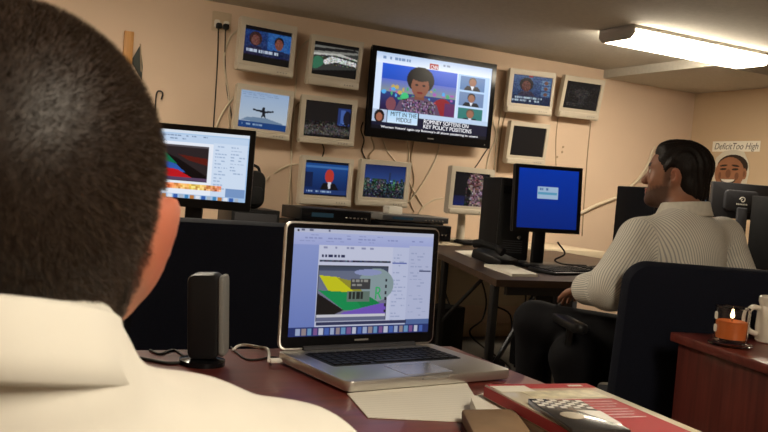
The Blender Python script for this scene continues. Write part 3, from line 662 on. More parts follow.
for k in range(24): p.rect(.05+.038*k, .925, .078+.038*k, .985, [(.66, .72, .86), (.30, .42, .74), (.80, .82, .9), (.52, .36, .60), (.44, .62, .80), (.62, .56, .58)][k*5 % 6])
sx0, sz0, sw, sh = 0, LH*.525, W*.905, LH*.845
s = p.build('screen', sw, sh, screen_mat('laptop_screen', .62), lid, y=-.0016, cz=sz0); s.data.transform(ML)
text('caption', 'R', .034, mat('letter_green', (.02, .16, .06), .5, emit=(.02, .22, .08), es=1), s, ML @ Matrix.Translation((.022, -.0022, sz0+sh*(.5-.66))), width=.015)
B().box((0, -.0015, LH*.06), (.03, .0006, .003)).build('name_mark', m_grey, lid, M=ML)

# desk speaker
t = thing('desk_speaker', 'tall black desktop speaker with a grey front, standing left of the laptop', 'speaker', (.402, 1.372, DZ), rad(64))
B().rbox((0, .022, .082), (.052, .052, .140), .012, 'X', .006, rot=(rad(-4), 0, 0)).build('cabinet', m_black, t)
B().rbox((0, -.008, .085), (.052, .010, .134), .010, 'Y', .004, rot=(rad(-4), 0, 0)).build('grille', mat('speaker_grille', (.20, .20, .19), .6, bump=(900, .5, .0006)), t)
B().lathe([(0, 0), (.038, 0), (.038, .008), (.016, .012), (.014, .024), (0, .024)], (0, .022, 0), 24).build('foot', m_blackgloss, t)
def desk_wire(pts, r, m, label, z=DZ, name='cable', cat='cable'):
    P = [(*onZ(p[0], p[1], z+r)[:2], z+r) if len(p) == 2 else tuple(p) for p in pts]
    return tag(B().tube(smoothpath(P, 8), r, 8).build(name, m, angle=None), label, cat)
desk_wire([(212, 362), (198, 359), (185, 362), (168, 363), (150, 360), (135, 357)], .0028, m_cabd, 'black wire curving left from the desktop speaker foot')
desk_wire([(196, 360), (184, 356), (174, 350), (160, 354), (150, 350)], .0022, m_cabd, 'thin black wire looping nearer the far edge of the cherry desk')
bx = Matrix.Translation((LX, LY, DZ)) @ Matrix.Rotation(rad(LA), 4, 'Z')
e1 = bx @ Vector((-W/2-.004, .085, .011)); e2 = bx @ Vector((-W/2-.03, .085, .009))
ch = desk_wire([tuple(e2), (268, 349.5), (258, 347), (246, 345), (238, 346), (233, 350)], .0026, m_white, 'white charging cable running from the laptop side to the left', name='charging_cable')
B().box(tuple((e1+e2)/2), (.022, .010, .008), .003, rot=(0, 0, rad(LA))).build('plug', m_white, ch)
desk_wire([(231, 347), (236, 352), (246, 359), (258, 359.5), (272, 357), (284, 359)], .0018, m_cabd, 'thin dark wire lying under the white charging cable')

# papers, books
def quad_sheet(name, pts, z, th, m, label, cat, group=None):
    c = np.mean([onZ(x, y, z)[:2] for x, y in pts], 0)
    t = B().prism([tuple(onZ(x, y, z)[:2]-c) for x, y in pts], 0, th).build(name, m); t.location = (*c, z); return tag(t, label, cat, group)
m_print = mat('printed_paper', (.80, .76, .66), .8)
def stripes(m, col, scale, axis, th):
    nt = m.node_tree; p = nt.nodes['Principled BSDF']; tc = nt.nodes.new('ShaderNodeTexCoord'); w = nt.nodes.new('ShaderNodeTexWave'); w.bands_direction = axis
    w.inputs['Scale'].default_value = scale; w.inputs['Distortion'].default_value = 0
    cr = nt.nodes.new('ShaderNodeValToRGB'); cr.color_ramp.elements[0].position = th; cr.color_ramp.elements[1].position = th+.1
    cr.color_ramp.elements[0].color = (*col, 1); cr.color_ramp.elements[1].color = p.inputs['Base Color'].default_value
    nt.links.new(tc.outputs['Object'], w.inputs['Vector']); nt.links.new(w.outputs['Fac'], cr.inputs['Fac']); nt.links.new(cr.outputs['Color'], p.inputs['Base Color'])
stripes(m_print, (.74, .70, .61), 28, 'Y', .1)
quad_sheet('paper_sheet', [(347, 394), (466, 382.5), (482, 409), (480, 423), (368, 418)], DZ+.0005, .0012, m_print, 'white printed sheet on the cherry desk in front of the laptop', 'paper')
o = quad_sheet('paperback', [(470, 409), (489, 402), (512, 421), (507, 450), (480, 436)], DZ+.001, .018, m_paper, 'small cream booklet lying under the left edge of the red magazine', 'booklet')
t = thing('envelope', 'open brown kraft envelope with a white flap beside the red magazine', 'envelope', (.655, .935, DZ))
B().box((-.005, -.03, .012), (.075, .16, .02), .004, rot=(0, rad(-5), rad(-24))).build('pouch', mat('kraft', (.22, .135, .07), .8, noise=(30, .1)), t)
# the plastic-wrapped magazine bundle
MG = thing('magazine_bundle', 'thick red and cream magazine bundle on the right corner of the cherry desk', 'magazine', (.795, .90, DZ), rad(-5))
m_red = mat('magazine_red', (.40, .022, .028), .6, noise=(9, .1), coat=.1); m_cream = mat('magazine_cream', (.66, .58, .42), .3, noise=(12, .08), coat=.4)
mw, mh = .182, .27
B().box((0, 0, .010), (mw-.004, mh-.004, .019), .003).build('lower_magazine', mat('magazine_pages', (.50, .40, .30), .6, noise=(40, .2)), MG)
cv = B().box((0, 0, .0295), (mw, mh, .019), .002).build('top_magazine', m_cream, MG)
def patch(name, x0, y0, x1, y1, m, z=.0392, parent=cv, th=.0004): return B().box(((x0+x1)/2, (y0+y1)/2, z), (abs(x1-x0), abs(y1-y0), th)).build(name, m, parent, smooth=False)
patch('red_band', -mw/2+.002, mh/2-.026, mw/2-.002, mh/2-.001, m_red); patch('red_block', -.062, -mh/2+.002, .072, .045, m_red)
patch('cream_title_box', -.088, mh/2-.045, -.03, mh/2-.012, m_paper, .0396); patch('drawing_panel', -.055, .055, .070, .094, mat('magazine_print', (.62, .56, .36), .35, noise=(60, .35), coat=.3), .0394)
b = B()
for k in range(7): b.box((.0 + .004*math.sin(k*2), .030-.013*k, .0397), (.12-.01*(k % 3), .003, .0003))
b.build('print_line', mat('magazine_red_dark', (.30, .03, .03), .3), cv, smooth=False)
patch('white_mark', .045, mh/2-.019, .07, mh/2-.012, m_white, .0397)
B().box((-mw/2-.0006, 0, .0295), (.0012, mh-.004, .014)).build('spine', m_red, cv)
# black and white leaflet on the magazine
t = thing('leaflet', 'black and white checked leaflet lying on the red magazine', 'leaflet', (.735, .855, DZ+.0395), rad(-14))
B().box((0, 0, .004), (.078, .14, .007), .001).build('cover', mat('leaflet_black', (.03, .028, .028), .2, coat=.6), t)
b = B()
for i in range(8):
    for j in range(5):
        if (i+j) % 2: b.box((-.034+.0095*i, .062-.0085*j, .0078), (.0088, .0078, .0004))
b.build('check_pattern', m_white, t, smooth=False)
B().prism([(.006, .014), (.040, .014), (.040, -.045), (.028, -.04)], .0077, .0081).build('white_corner', m_white, t, smooth=False)
B().lathe([(0, .0076), (.016, .0076), (.016, .0083), (0, .0083)], (-.012, -.012, 0), 20).build('gold_seal', mat('gold_print', (.30, .25, .16), .3, metal=.6), t)

# ================================================================== RIGHT: CABINET, CANDLE, MUG
CAZ = .74; ca = rad(-13)
co = np.array([1.808, 1.745]); ex = np.array([math.cos(ca), math.sin(ca)]); ey = np.array([-math.sin(ca), math.cos(ca)])
cw, cd = .75, 1.30; cc = co + ex*cw/2 - ey*cd/2
t = thing('cherry_cabinet', 'cherry wood cabinet on the right with the candle and mug on top', 'cabinet', (cc[0], cc[1], 0), ca)
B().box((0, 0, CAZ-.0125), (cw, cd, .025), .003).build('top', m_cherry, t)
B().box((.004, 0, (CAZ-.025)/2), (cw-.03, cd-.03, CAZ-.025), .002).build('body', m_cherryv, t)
c = onZ(730, 342, CAZ+.01)
t = thing('candle_jar', 'lit orange candle in a clear glass jar on the cherry cabinet', 'candle', (c[0], c[1], CAZ))
m_glass = mat('clear_glass', (.95, .95, .95), .02, trans=1., ior=1.3)
B().lathe([(0, .004), (.050, .004), (.055, .008), (.055, .011), (.050, .009), (0, .009)], (0, 0, -.003), 36).build('saucer', m_glass, t)
B().lathe([(0, .010), (.036, .010), (.041, .016), (.043, .05), (.044, .100), (.0425, .102), (.041, .100), (.0398, .05), (.037, .020), (0, .019)], (0, 0, 0), 36).build('glass', m_glass, t)
B().lathe([(0, .0205), (.0365, .0205), (.0392, .05), (.0396, .064), (.036, .066), (.012, .063), (0, .063)], (0, 0, 0), 36).build('wax', mat('orange_wax', (.50, .11, .025), .5, emit=(.7, .16, .02), es=.12), t)
w = B().cyl((0, 0, .06), (0, 0, .074), .001, n=6).build('wick', m_matte, t)
B().lathe([(0, .072), (.004, .075), (.0055, .080), (.003, .089), (0, .096)], (0, 0, 0), 14).build('flame', mat('flame', (1, .8, .5), .5, emit=(1, .72, .36), es=9.), t)
for k, zz in ((0, .078), (1, .045)):
    B().rbox((0, 0, 0), (.016, .0008, .020), .006, 'Y').build('sticker', m_paper, t, M=Matrix.Rotation(rad(-112), 4, 'Z') @ Matrix.Translation((0, -.0437, zz)))
c = onZ(772, 343, CAZ)
t = thing('mug', 'white ceramic face mug with a loop handle at the right end of the cabinet', 'mug', (c[0], c[1], CAZ), rad(-25))
m_cer = mat('white_ceramic', (.74, .68, .58), .25, coat=.4)
B().lathe([(0, 0), (.040, 0), (.045, .004), (.047, .04), (.045, .085), (.040, .100), (.044, .112), (.043, .125), (.040, .127), (.038, .120), (.037, .10), (.041, .07), (.042, .012), (0, .010)], (0, 0, 0), 36).build('body', m_cer, t)
B().tube(smoothpath([(-.043, 0, .092), (-.062, 0, .094), (-.076, 0, .078), (-.078, 0, .052), (-.068, 0, .030), (-.046, 0, .022)]), .0075, 10).build('handle', m_cer, t)
for x, z, r in ((-.013, .108, .007), (.014, .108, .007)):
    B().lathe([(0, -.003), (r, -.003), (r, .003), (0, .003)], (0, 0, 0), 14).build('eye', m_matte, t, M=Matrix.Translation((x-.012, -.0405, z)) @ Matrix.Rotation(rad(90), 4, 'X'))
B().tube(smoothpath([(-.034, -.0345, .066), (-.022, -.043, .058), (0, -.0475, .055), (.022, -.043, .058)]), .0022, 6).build('smile', m_matte, t)
# ================================================================== RIGHT TABLE AND WHAT STANDS ON IT
TZ = .73
t = thing('right_table', 'dark brown table under the blue screen, left end towards us', 'table', (2.9, 3.8, 0))
pl_ = [(2.035-2.9, 2.94-3.8), (3.75-2.9, 2.97-3.8), (3.75-2.9, 4.74-3.8), (2.66-2.9, 4.74-3.8)]
B().prism(pl_, TZ-.03, TZ).build('tabletop', m_dkwood, t)
B().box((0.02, -.81, TZ-.05), (1.6, .02, .04)).build('apron', m_metal, t)
for x, y in ((-.83, -.80), (.80, -.79), (-.45, .25), (.80, .85)): B().box((x, y, (TZ-.03)/2), (.032, .032, TZ-.03), .004).build('leg', m_metal, t)
B().tube([(-.82, -.80, .32), (-.60, -.80, .69)], .011, 8).build('brace', m_metal, t); B().tube([(-.45, .25, .35), (-.30, .0, .69)], .011, 8).build('brace', m_metal, t)
# blue screen
p = Pic(110, 100, (.03, .17, .55)); p.grad(0, 0, 1, 1, (.03, .20, .62), (.03, .14, .46)); p.rect(.33, .30, .66, .50, (.60, .70, .80)).rect(.34, .39, .65, .43, (.34, .58, .70)).lines(.36, .32, .62, .38, 1, (.3, .42, .6), .8, .6)
desk_screen('desk_monitor', 'black-framed square screen glowing plain blue, on the dark brown table', 'monitor', (2.72, 3.54, TZ), rad(-9.4), .383, .345, .352, .019, .022, s_pc, p, tilt=-2.3, roll=-1, base=(.26, .22))
# tower beside it
def tower(label, loc, rz, w, d, h, front_rz=0., glint=True):
    t = thing('computer_tower', label, 'computer', loc, rz)
    B().box((0, 0, h/2+.006), (w, d, h-.012), .006).build('case', m_matte, t)
    B().rbox((0, -d/2-.006, h/2+.006), (w*.98, .014, h-.014), .01, 'Y', .004).build('front_panel', m_black, t)
    B().box((0, -d/2-.014, h*.86), (w*.82, .004, .042), .002).build('disc_drive', m_blackgloss, t)
    B().cyl((w*.2, -d/2-.012, h*.30), (w*.2, -d/2-.0165, h*.30), .012, n=16).build('power_button', m_chrome if glint else m_dgrey, t)
    b = B()
    for k in range(6): b.box((0, -d/2-.0135, h*.12+.012*k), (w*.6, .002, .005))
    b.build('vent', m_dgrey, t)
    for sx in (-1, 1): B().box((sx*w*.35, 0, .004), (.03, d*.8, .008)).build('foot', m_matte, t)
    return t
tower('black computer tower standing left of the blue screen', (2.735, 3.93, TZ), rad(-18), .18, .36, .45)
tower('black computer tower behind the bearded man, on the far part of the table', (3.20, 3.30, TZ), rad(-12), .20, .36, .455)
kt = thing('keyboard', 'black keyboard on the dark brown table in front of the blue screen', 'keyboard', (2.72, 3.30, TZ), rad(14)); kb_parts(kt, .46, .17)
t = thing('desk_phone', 'black telephone handset and base beside the blue screen foot', 'telephone', (2.47, 3.60, TZ), rad(20))
B().box((0, 0, .03), (.16, .19, .05), .012, rot=(rad(12), 0, 0)).build('base', m_black, t); B().tube(smoothpath([(-.06, -.09, .07), (-.06, -.05, .088), (-.06, .05, .10), (-.06, .09, .095)]), [.022]*8+[.016]*8+[.022]*9, 10).build('handset', m_matte, t)
for k, (pts, lab) in enumerate((([(455, 251), (486, 250.5), (497, 257), (470, 257.5)], 'white sheet on the dark brown table, the one nearer the counter'), ([(484, 266.5), (513, 267.5), (538, 277), (512, 276.5)], 'white notepad on the dark brown table, the one nearer its front edge'))):
    quad_sheet('paper_sheet' if k == 0 else 'notepad', pts, TZ+.0003, .002 if k == 0 else .012, m_paper, lab, 'paper')
t = thing('computer_mouse', 'small black computer mouse right of the keyboard on the dark brown table', 'mouse', (3.02, 3.20, TZ), rad(10))
B().rbox((0, 0, .016), (.058, .105, .03), .028, 'Z', .013).build('shell', m_black, t)
def tbl_cable(pts, r, m, label): return tag(B().tube(smoothpath(pts, 8), r, 6).build('cable', m, angle=None), label, 'cable')
tbl_cable([(2.86, 3.60, .86), (2.93, 3.62, .80), (2.90, 3.66, .76), (3.0, 3.70, TZ+.006), (3.12, 3.66, TZ+.006)], .005, m_cabd, 'black cable looping behind the blue screen foot')
tbl_cable([(2.95, 3.42, TZ+.005), (3.05, 3.5, TZ+.005), (3.1, 3.62, TZ+.005), (3.3, 3.7, TZ+.005)], .004, m_cabd, 'black keyboard lead on the dark brown table')
# second screen edge behind the man
desk_screen('desk_monitor', "pale blue screen half hidden behind the bearded man's head", 'monitor', (3.585, 3.47, TZ), rad(-30), .29, .27, .36, .016, .02, s_pc, Pic(20, 16, (.52, .68, .80)))
# right-hand desk by the right wall
t = thing('right_desk', "dark desk by the right wall behind the man's chair", 'desk', (4.95, 3.75, 0))
B().box((0, 0, .735), (1.15, 1.5, .03), .004).build('desktop', m_dkwood, t)
for sy in (-1, 1): B().box((0, sy*.72, .36), (1.05, .03, .72), .003).build('side_panel', m_dkwood, t)
t, M = desk_screen('desk_monitor', 'dark monitor seen from behind with a small white swirl mark, below the face cutout', 'monitor', (4.62, 3.98, .75), rad(-34+180+12), .385, .235, .425, .015, .02, s_pc, Pic(20, 12, (.3, .35, .4)), tilt=0, body=m_dgrey)
# white swirl and name on its back, (local +Y is the back)
MB = Matrix.Translation((0, .0515, .425)) @ Matrix.Rotation(rad(180), 4, 'Z')
B().tube(smoothpath([(-.018, 0, .012), (-.004, 0, .026), (.016, 0, .022), (.018, 0, .006), (.004, 0, -.004), (-.006, 0, .006), (.002, 0, .014)]), .003, 6).build('swirl_mark', m_white, t, M=MB)
b = B()
for k in range(7): b.box((-.033+.011*k, 0, -.02), (.008, .002, .010))
b.build('name_mark', m_white, t, M=MB)
tower('black computer tower at the right edge, standing in front of the swirl-marked monitor', (4.52, 3.53, .75), rad(12), .17, .36, .46)
t = thing('desk_speaker', 'black desktop speaker between the swirl-marked monitor and the right-edge tower', 'speaker', (4.44, 3.86, .75), rad(5))
B().rbox((0, 0, .11), (.10, .11, .22), .01, 'Y', .006).build('cabinet', m_black, t)
for z, r in ((.07, .036), (.15, .022)): B().lathe([(r, 0), (r, .006), (r*.7, .002), (0, -.004)], (0, 0, 0), 20).build('cone', m_dgrey, t, M=Matrix.Translation((0, -.055, z)) @ Matrix.Rotation(rad(90), 4, 'X'))

# sign and face cutout on the right wall
a = onX(713, 141, XR-.004); b_ = onX(760.5, 140, XR-.004); c = onX(713, 152, XR-.004)
sw, shh = abs(b_[1]-a[1]), .085
t = thing('wall_sign', 'white paper sign reading Deficit Too High on the right wall', 'sign', (XR, (a[1]+b_[1])/2, (a[2]+c[2])/2))
R90 = Matrix.Rotation(rad(-90), 4, 'Z')     # local -Y turned to face -X
B().box((0, -.002, 0), (sw, .003, shh)).build('paper', m_paper, t, M=R90)
me = text('lettering', 'DeficitToo High', .075, mat('ink_grey', (.09, .08, .07), .7), t, R90 @ Matrix.Translation((-sw*.46, -.0042, -.024)), shear=.25, width=sw*.92)
P = [onX(x, y, XR-.006) for x, y in ((712, 187), (713, 172), (716, 158), (724, 151), (735, 149.5), (744, 152), (748, 162), (749, 172), (746, 184), (742, 196), (730, 200), (718, 199))]
ctr = np.mean(P, 0)
t = thing('face_cutout', 'flat picture cutout of a smiling face on the right wall under the sign', 'picture', (XR, ctr[1], ctr[2]))
loc2 = [(-(p_[1]-ctr[1]), p_[2]-ctr[2]) for p_ in P]
SF = (max(q[0] for q in loc2)-min(q[0] for q in loc2)); ox = (max(q[0] for q in loc2)+min(q[0] for q in loc2))/2
RX = R90 @ Matrix.Rotation(rad(90), 4, 'X')
B().prism(loc2, .002, .006).build('board', mat('cutout_white', (.62, .58, .48), .7), t, M=RX)
m_skinp = mat('picture_skin', (.30, .13, .065), .6, noise=(9, .18)); m_dkp = mat('picture_dark', (.035, .022, .016), .6); m_shp = mat('picture_skin_dark', (.17, .07, .035), .6)
def blob(name, cx, cy, rx, ry, m, z, rot=0., n=22, a0=0, a1=360):
    pts = [(ox+cx+(rx*math.cos(rad(a0+(a1-a0)*k/n))*math.cos(rot)-ry*math.sin(rad(a0+(a1-a0)*k/n))*math.sin(rot)), cy+(rx*math.cos(rad(a0+(a1-a0)*k/n))*math.sin(rot)+ry*math.sin(rad(a0+(a1-a0)*k/n))*math.cos(rot))) for k in range(n if a1-a0 == 360 else n+1)]
    B().prism(pts, z, z+.0006).build(name, m, t, smooth=False, M=RX)
blob('hair', .012, .055, SF*.43, .100, m_dkp, .0062); blob('face', -.012, .0, SF*.41, .135, m_skinp, .007)
blob('ear', SF*.38, .0, .024, .045, m_skinp, .0078); blob('ear_shadow', SF*.38, .0, .011, .025, m_shp, .0086)
for sx in (-.075, .045): blob('eye', sx, .035, .034, .009, m_dkp, .0078, .05); blob('brow', sx, .064, .040, .008, m_dkp, .0078, .12 if sx < 0 else -.12)
blob('nose', -.022, -.002, .026, .036, m_shp, .0078); blob('cheek', .065, -.02, .02, .03, m_shp, .0078); blob('cheek', -.105, -.02, .014, .03, m_shp, .0078)
blob('mouth', -.020, -.047, .078, .038, m_dkp, .0080, 0, 22, 180, 360); blob('teeth', -.020, -.048, .068, .024, m_white, .0087, 0, 22, 180, 360)

# ================================================================== UNDER THE TABLE
t = thing('power_strip', 'dark power strip on the floor under the dark brown table', 'power strip', (2.95, 4.35, 0), rad(18))
B().box((0, 0, .022), (.42, .06, .04), .006).build('body', m_dgrey, t)
for k in range(4): B().box((-.14+.09*k, 0, .055), (.045, .045, .035), .006).build('adapter', m_black, t)
for k in range(7):
    pts = [(2.35+.22*k+rng.uniform(-.06, .06), 4.2+rng.uniform(0, .35), .01+.012*(k % 2)) for _ in range(1)]
    x, y = 2.45+.2*k, 4.25+rng.uniform(0, .3); pts = [(x, 4.70, .66)]
    for q in range(5): pts.append((x+rng.uniform(-.14, .14), 4.62-.09*q+rng.uniform(-.04, .04), max(.012, .42-.13*q+rng.uniform(-.03, .05))))
    pts.append((x+.15, 4.2, .01)); pts.append((x+.32, 4.25, .01))
    tag(B().tube(smoothpath(pts, 6), .006, 6).build('cable', m_cabd, angle=None), 'black cable in the tangle hanging under the dark brown table', 'cable', 'cable tangle under the dark brown table')
o = tower('black computer case on the floor under the dark brown table', (2.62, 4.42, 0), rad(-70), .18, .40, .38, glint=False)
t = thing('subwoofer', 'squat black box on the floor under the table, right of the computer case', 'speaker', (3.35, 4.30, 0))
B().rbox((0, 0, .15), (.26, .28, .27), .02, 'Y', .008).build('cabinet', m_matte, t); B().box((0, -.145, .15), (.22, .01, .22), .003).build('grille', m_dgrey, t)
for sx in (-1, 1): B().box((sx*.1, 0, .008), (.03, .2, .016)).build('foot', m_matte, t)
tag(B().tube(smoothpath([(2.62, 2.86, .012), (2.85, 2.95, .012), (3.0, 3.15, .012), (3.2, 3.2, .012), (3.5, 3.4, .012)], 8), .006, 6).build('cable', m_cabd, angle=None), "black cable snaking across the carpet right of the bearded man's legs", 'cable')
tag(B().tube(smoothpath([(2.55, 2.75, .012), (2.8, 2.72, .012), (3.1, 2.85, .012), (3.4, 2.8, .012)], 8), .006, 6).build('cable', m_cabd, angle=None), "black cable on the carpet behind the bearded man's chair base", 'cable')
# ================================================================== CAMERA
cam = bpy.data.cameras.new('camera'); cam.sensor_fit = 'HORIZONTAL'; cam.sensor_width = 36; cam.lens = FPX/768*36; cam.clip_start = .02
co_ = bpy.data.objects.new('camera', cam); COL.objects.link(co_)
Rm = Matrix([[CAX[i, 0], -CAX[i, 1], -CAX[i, 2]] for i in range(3)]).to_4x4(); Rm.translation = (0, 0, HC); co_.matrix_world = Rm
cam.dof.use_dof = True; cam.dof.focus_distance = 2.1; cam.dof.aperture_fstop = 22
sc.camera = co_
w = bpy.data.worlds.new('world'); sc.world = w; w.use_nodes = True; w.node_tree.nodes['Background'].inputs[0].default_value = (.5, .4, .3, 1); w.node_tree.nodes['Background'].inputs[1].default_value = .0
vs = sc.view_settings; vs.view_transform = 'Standard'; vs.look = 'None'; vs.gamma = 1; vs.use_curve_mapping = False; vs.exposure = 0.18
# ================================================================== PEOPLE
def frame_of(f2):
    f = np.array([f2[0], f2[1], 0.]); f /= np.linalg.norm(f); return np.array([f[1], -f[0], 0.]), f, np.array([0, 0, 1.])   # right, forward, up
def head_prims(b, o, fr, s, pitch=0., tiltr=0.):
    """o = centre of the head; returns the local-to-world function"""
    r, f, u = fr
    cp, sp = math.cos(pitch), math.sin(pitch); f, u = f*cp + u*sp, u*cp - f*sp
    ct, st = math.cos(tiltr), math.sin(tiltr); r, u = r*ct - u*st, u*ct + r*st
    A = np.stack([r, f, u], 1); L = lambda x, y, z: o + A @ (np.array([x, y, z])*s)
    E = lambda c, rr, k=.02, op='u', AA=A: b.ell(L(*c), np.array(rr)*s, AA, k*s, op)
    C = lambda a, c, ra, rc, k=.015, op='u': b.cap(L(*a), L(*c), ra*s, rc*s, k*s, op)
    E((0, -.012, .02), (.077, .097, .085)); E((0, .035, -.025), (.061, .062, .088), .025); E((0, .058, .025), (.055, .034, .05), .03)
    E((0, .042, -.085), (.050, .050, .042), .025); E((0, .080, -.106), (.022, .020, .018), .03)
    for x in (-1, 1):
        E((x*.042, .062, -.035), (.024, .024, .024), .025); E((x*.046, .018, -.078), (.012, .028, .028), .03)
        E((x*.031, .099, -.002), (.017, .012, .012), .014, 's'); E((x*.031, .081, -.004), (.0135, .0135, .0125), .003)
        C((x*.012, .094, .018), (x*.048, .078, .019), .0075, .006, .014)
        # ear
        a = rad(21)*x; g_ = rad(13)*x; rot = np.stack([A @ np.array([math.cos(a), -math.sin(a), 0]), A @ np.array([math.sin(a), math.cos(a), 0]), u], 1)
        t = rad(12); up_ = u*math.cos(g_) + r*math.sin(g_); rot[:, 0] = rot[:, 0]*math.cos(g_) - u*math.sin(g_)*x*x*math.cos(a); rot[:, 0] /= np.linalg.norm(rot[:, 0]); rot[:, 2] = up_ - rot[:, 0]*(up_@rot[:, 0]); rot[:, 2] /= np.linalg.norm(rot[:, 2]); rot[:, 1] = np.cross(rot[:, 2], rot[:, 0]); rot = rot @ np.array([[1, 0, 0], [0, math.cos(t), math.sin(t)], [0, -math.sin(t), math.cos(t)]])
        bb = L(x*.0775, -.010, -.011); b.ell(bb, np.array([.0095, .0215, .029])*s, rot, .006*s)
        b.ell(L(x*.0665, -.004, -.039), np.array([.0075, .011, .014])*s, rot, .010*s)
        b.ell(L(x*.087, .002, -.009), np.array([.006, .012, .019])*s, rot, .004*s, 's')
    C((0, .088, .008), (0, .113, -.038), .0075, .0115, .014); E((0, .108, -.042), (.0165, .012, .009), .008)
    E((0, .095, -.068), (.024, .011, .0055), .007); E((0, .093, -.080), (.021, .011, .0065), .007); C((-.020, .1065, -.0735), (.020, .1065, -.0735), .0015, .0015, .003, 's')
    C((0, -.022, -.05), (0, -.045, -.175), .050, .056, .025)
    return L, A
def hand(b, wrist, d, palm_n, s=1., curl=.5, side=1):
    """wrist point, direction towards the fingers, palm normal; side=+1 thumb on cross(d,n)"""
    d = np.array(d, float); d /= np.linalg.norm(d); n = np.array(palm_n, float); n -= d*(n@d); n /= np.linalg.norm(n); q = np.cross(d, n)*side
    w = np.array(wrist, float)
    for t in (-.024, -.008, .008, .024): b.cap(w+q*t*.7*s, w+d*.085*s+q*t*s, .014*s, .011*s, .012)
    for i, (t, ln) in enumerate(((.030, .072), (.010, .082), (-.010, .076), (-.030, .060))):
        p = w + d*.088*s + q*t*s*.95; dd = d.copy(); a = curl
        for j, fl in enumerate((.45, .32, .25)):
            dd = dd*math.cos(a*.8) + n*math.sin(a*.8); nn = n*math.cos(a*.8) - dd*math.sin(a*.8)*0; e = p + dd/np.linalg.norm(dd)*ln*fl*s
            b.cap(p, e, (.0088-.0009*j)*s, (.0082-.0011*j)*s, .004); p = e
    p = w + d*.025*s + q*.026*s; e = p + (d*.6 + q*.62 + n*.3)*.045*s; b.cap(p, e, .013*s, .0105*s, .012); b.cap(e, e + (d*.85 + q*.2 + n*.35)*.036*s, .0100*s, .0080*s, .005)
def limb(b, pts, rr, k=.03):
    for i in range(len(pts)-1): b.cap(pts[i], pts[i+1], rr[i], rr[i+1], k)
def collar(name, L, m, parent, s, rx=.064, ry=.068, yb=-.040, z=-.105, hgt=.045, open_=.35, tilt=.30, fold=.016, n=72):
    """folded shirt collar round the neck, open at the front; local head coordinates"""
    prof = [(.000, -.012), (.000, hgt*.6), (.002, hgt), (.006, hgt*1.04), (.010, hgt*.96), (.006+fold*.8, hgt*.3), (.006+fold*1.15, -.002), (.003+fold*1.15, -.004), (.005+fold*.7, hgt*.3), (.0045, hgt*.80), (.0035, -.012)]
    V = []; F = []; k = len(prof)
    for i in range(n+1):
        a = math.pi/2 + open_ + (2*math.pi-2*open_)*i/n; ca, sa = math.cos(a), math.sin(a)
        for q, (dr, dz) in enumerate(prof):
            x, y = (rx+dr)*ca, (ry+dr)*sa; V.append(L(x/s, (y+yb)/s, (z + dz - y*tilt)/s))
    for i in range(n):
        for q in range(k): F.append((i*k+q, i*k+(q+1) % k, (i+1)*k+(q+1) % k, (i+1)*k+q))
    F.append(tuple(range(k))); F.append(tuple(n*k+q for q in range(k))[::-1])
    o = pydata(name, V, F, m, parent, angle=None)
    bm = bmesh.new(); bm.from_mesh(o.data); bmesh.ops.recalc_face_normals(bm, faces=bm.faces); bm.to_mesh(o.data); bm.free(); o.data.shade_smooth(); return o
def put(name, b, m, root, col=None):
    V, Q = b.mesh(); V = V - np.array(root.location); c = col(V + np.array(root.location)) if col else None
    o = fastmesh(name, V, Q, m, root, c); return o
def strands(name, body, root, keep, m, n, ln, wd, lean, colf, seed=1):
    """short cropped hair: one fine tapering blade per hair, standing on the scalp"""
    g = np.random.default_rng(seed); me = body.data
    co = np.empty(len(me.vertices)*3, np.float32); me.vertices.foreach_get('co', co); co = co.reshape(-1, 3)
    me.calc_loop_triangles(); tr = np.empty(len(me.loop_triangles)*3, np.int32); me.loop_triangles.foreach_get('vertices', tr); tr = tr.reshape(-1, 3)
    A, Bv, Cv = co[tr[:, 0]], co[tr[:, 1]], co[tr[:, 2]]; N = np.cross(Bv-A, Cv-A); ar = np.linalg.norm(N, axis=1)
    mid = (A+Bv+Cv)/3 + np.array(root.location); wgt = ar*keep(mid, N/np.maximum(ar, 1e-12)[:, None])
    pick = g.choice(len(tr), n, p=wgt/wgt.sum()); u, v = g.random(n), g.random(n); fl = u+v > 1; u[fl], v[fl] = 1-u[fl], 1-v[fl]
    P = A[pick] + (Bv-A)[pick]*u[:, None] + (Cv-A)[pick]*v[:, None]; nn = N[pick]/ar[pick][:, None]
    d = nn + lean(P + np.array(root.location), nn) + g.normal(0, .28, (n, 3)); d /= np.linalg.norm(d, axis=1)[:, None]
    sd = np.cross(d, g.normal(0, 1, (n, 3))); sd /= np.linalg.norm(sd, axis=1)[:, None]
    LL = ln(P + np.array(root.location))*g.uniform(.7, 1.15, n); w = wd*g.uniform(.7, 1.2, n)
    tip = P + d*LL[:, None] + np.array([0, 0, -1])*(LL*.12)[:, None]
    V = np.concatenate([P - sd*w[:, None] - nn*.0006, P + sd*w[:, None] - nn*.0006, tip]); i = np.arange(n)
    c = colf(P + np.array(root.location), g.random(n)); Q = np.stack([i, i+n, i+2*n], 1)
    return fastmesh(name, V, Q, m, root, np.concatenate([c*.8, c*.8, c*1.15]), smooth=False)
def hash_noise(P, sc, seed=0):
    q = P*sc; return (np.sin(q[:, 0]*1.7+q[:, 1]*2.3+seed)+np.sin(q[:, 1]*2.9-q[:, 2]*1.3+seed*2)+np.sin(q[:, 2]*3.1+q[:, 0]*1.1+seed*3))/3
m_skin = mat('skin', (.5, .25, .16), .5, attr='Col', noise=(60, .06), bump=(350, .15, .0008))
m_skin.node_tree.nodes['Principled BSDF'].inputs['Subsurface Weight'].default_value = .12
m_skin.node_tree.nodes['Principled BSDF'].inputs['Subsurface Radius'].default_value = (.01, .004, .002)
m_hair = mat('hair', (.03, .02, .015), .5, attr='Col')
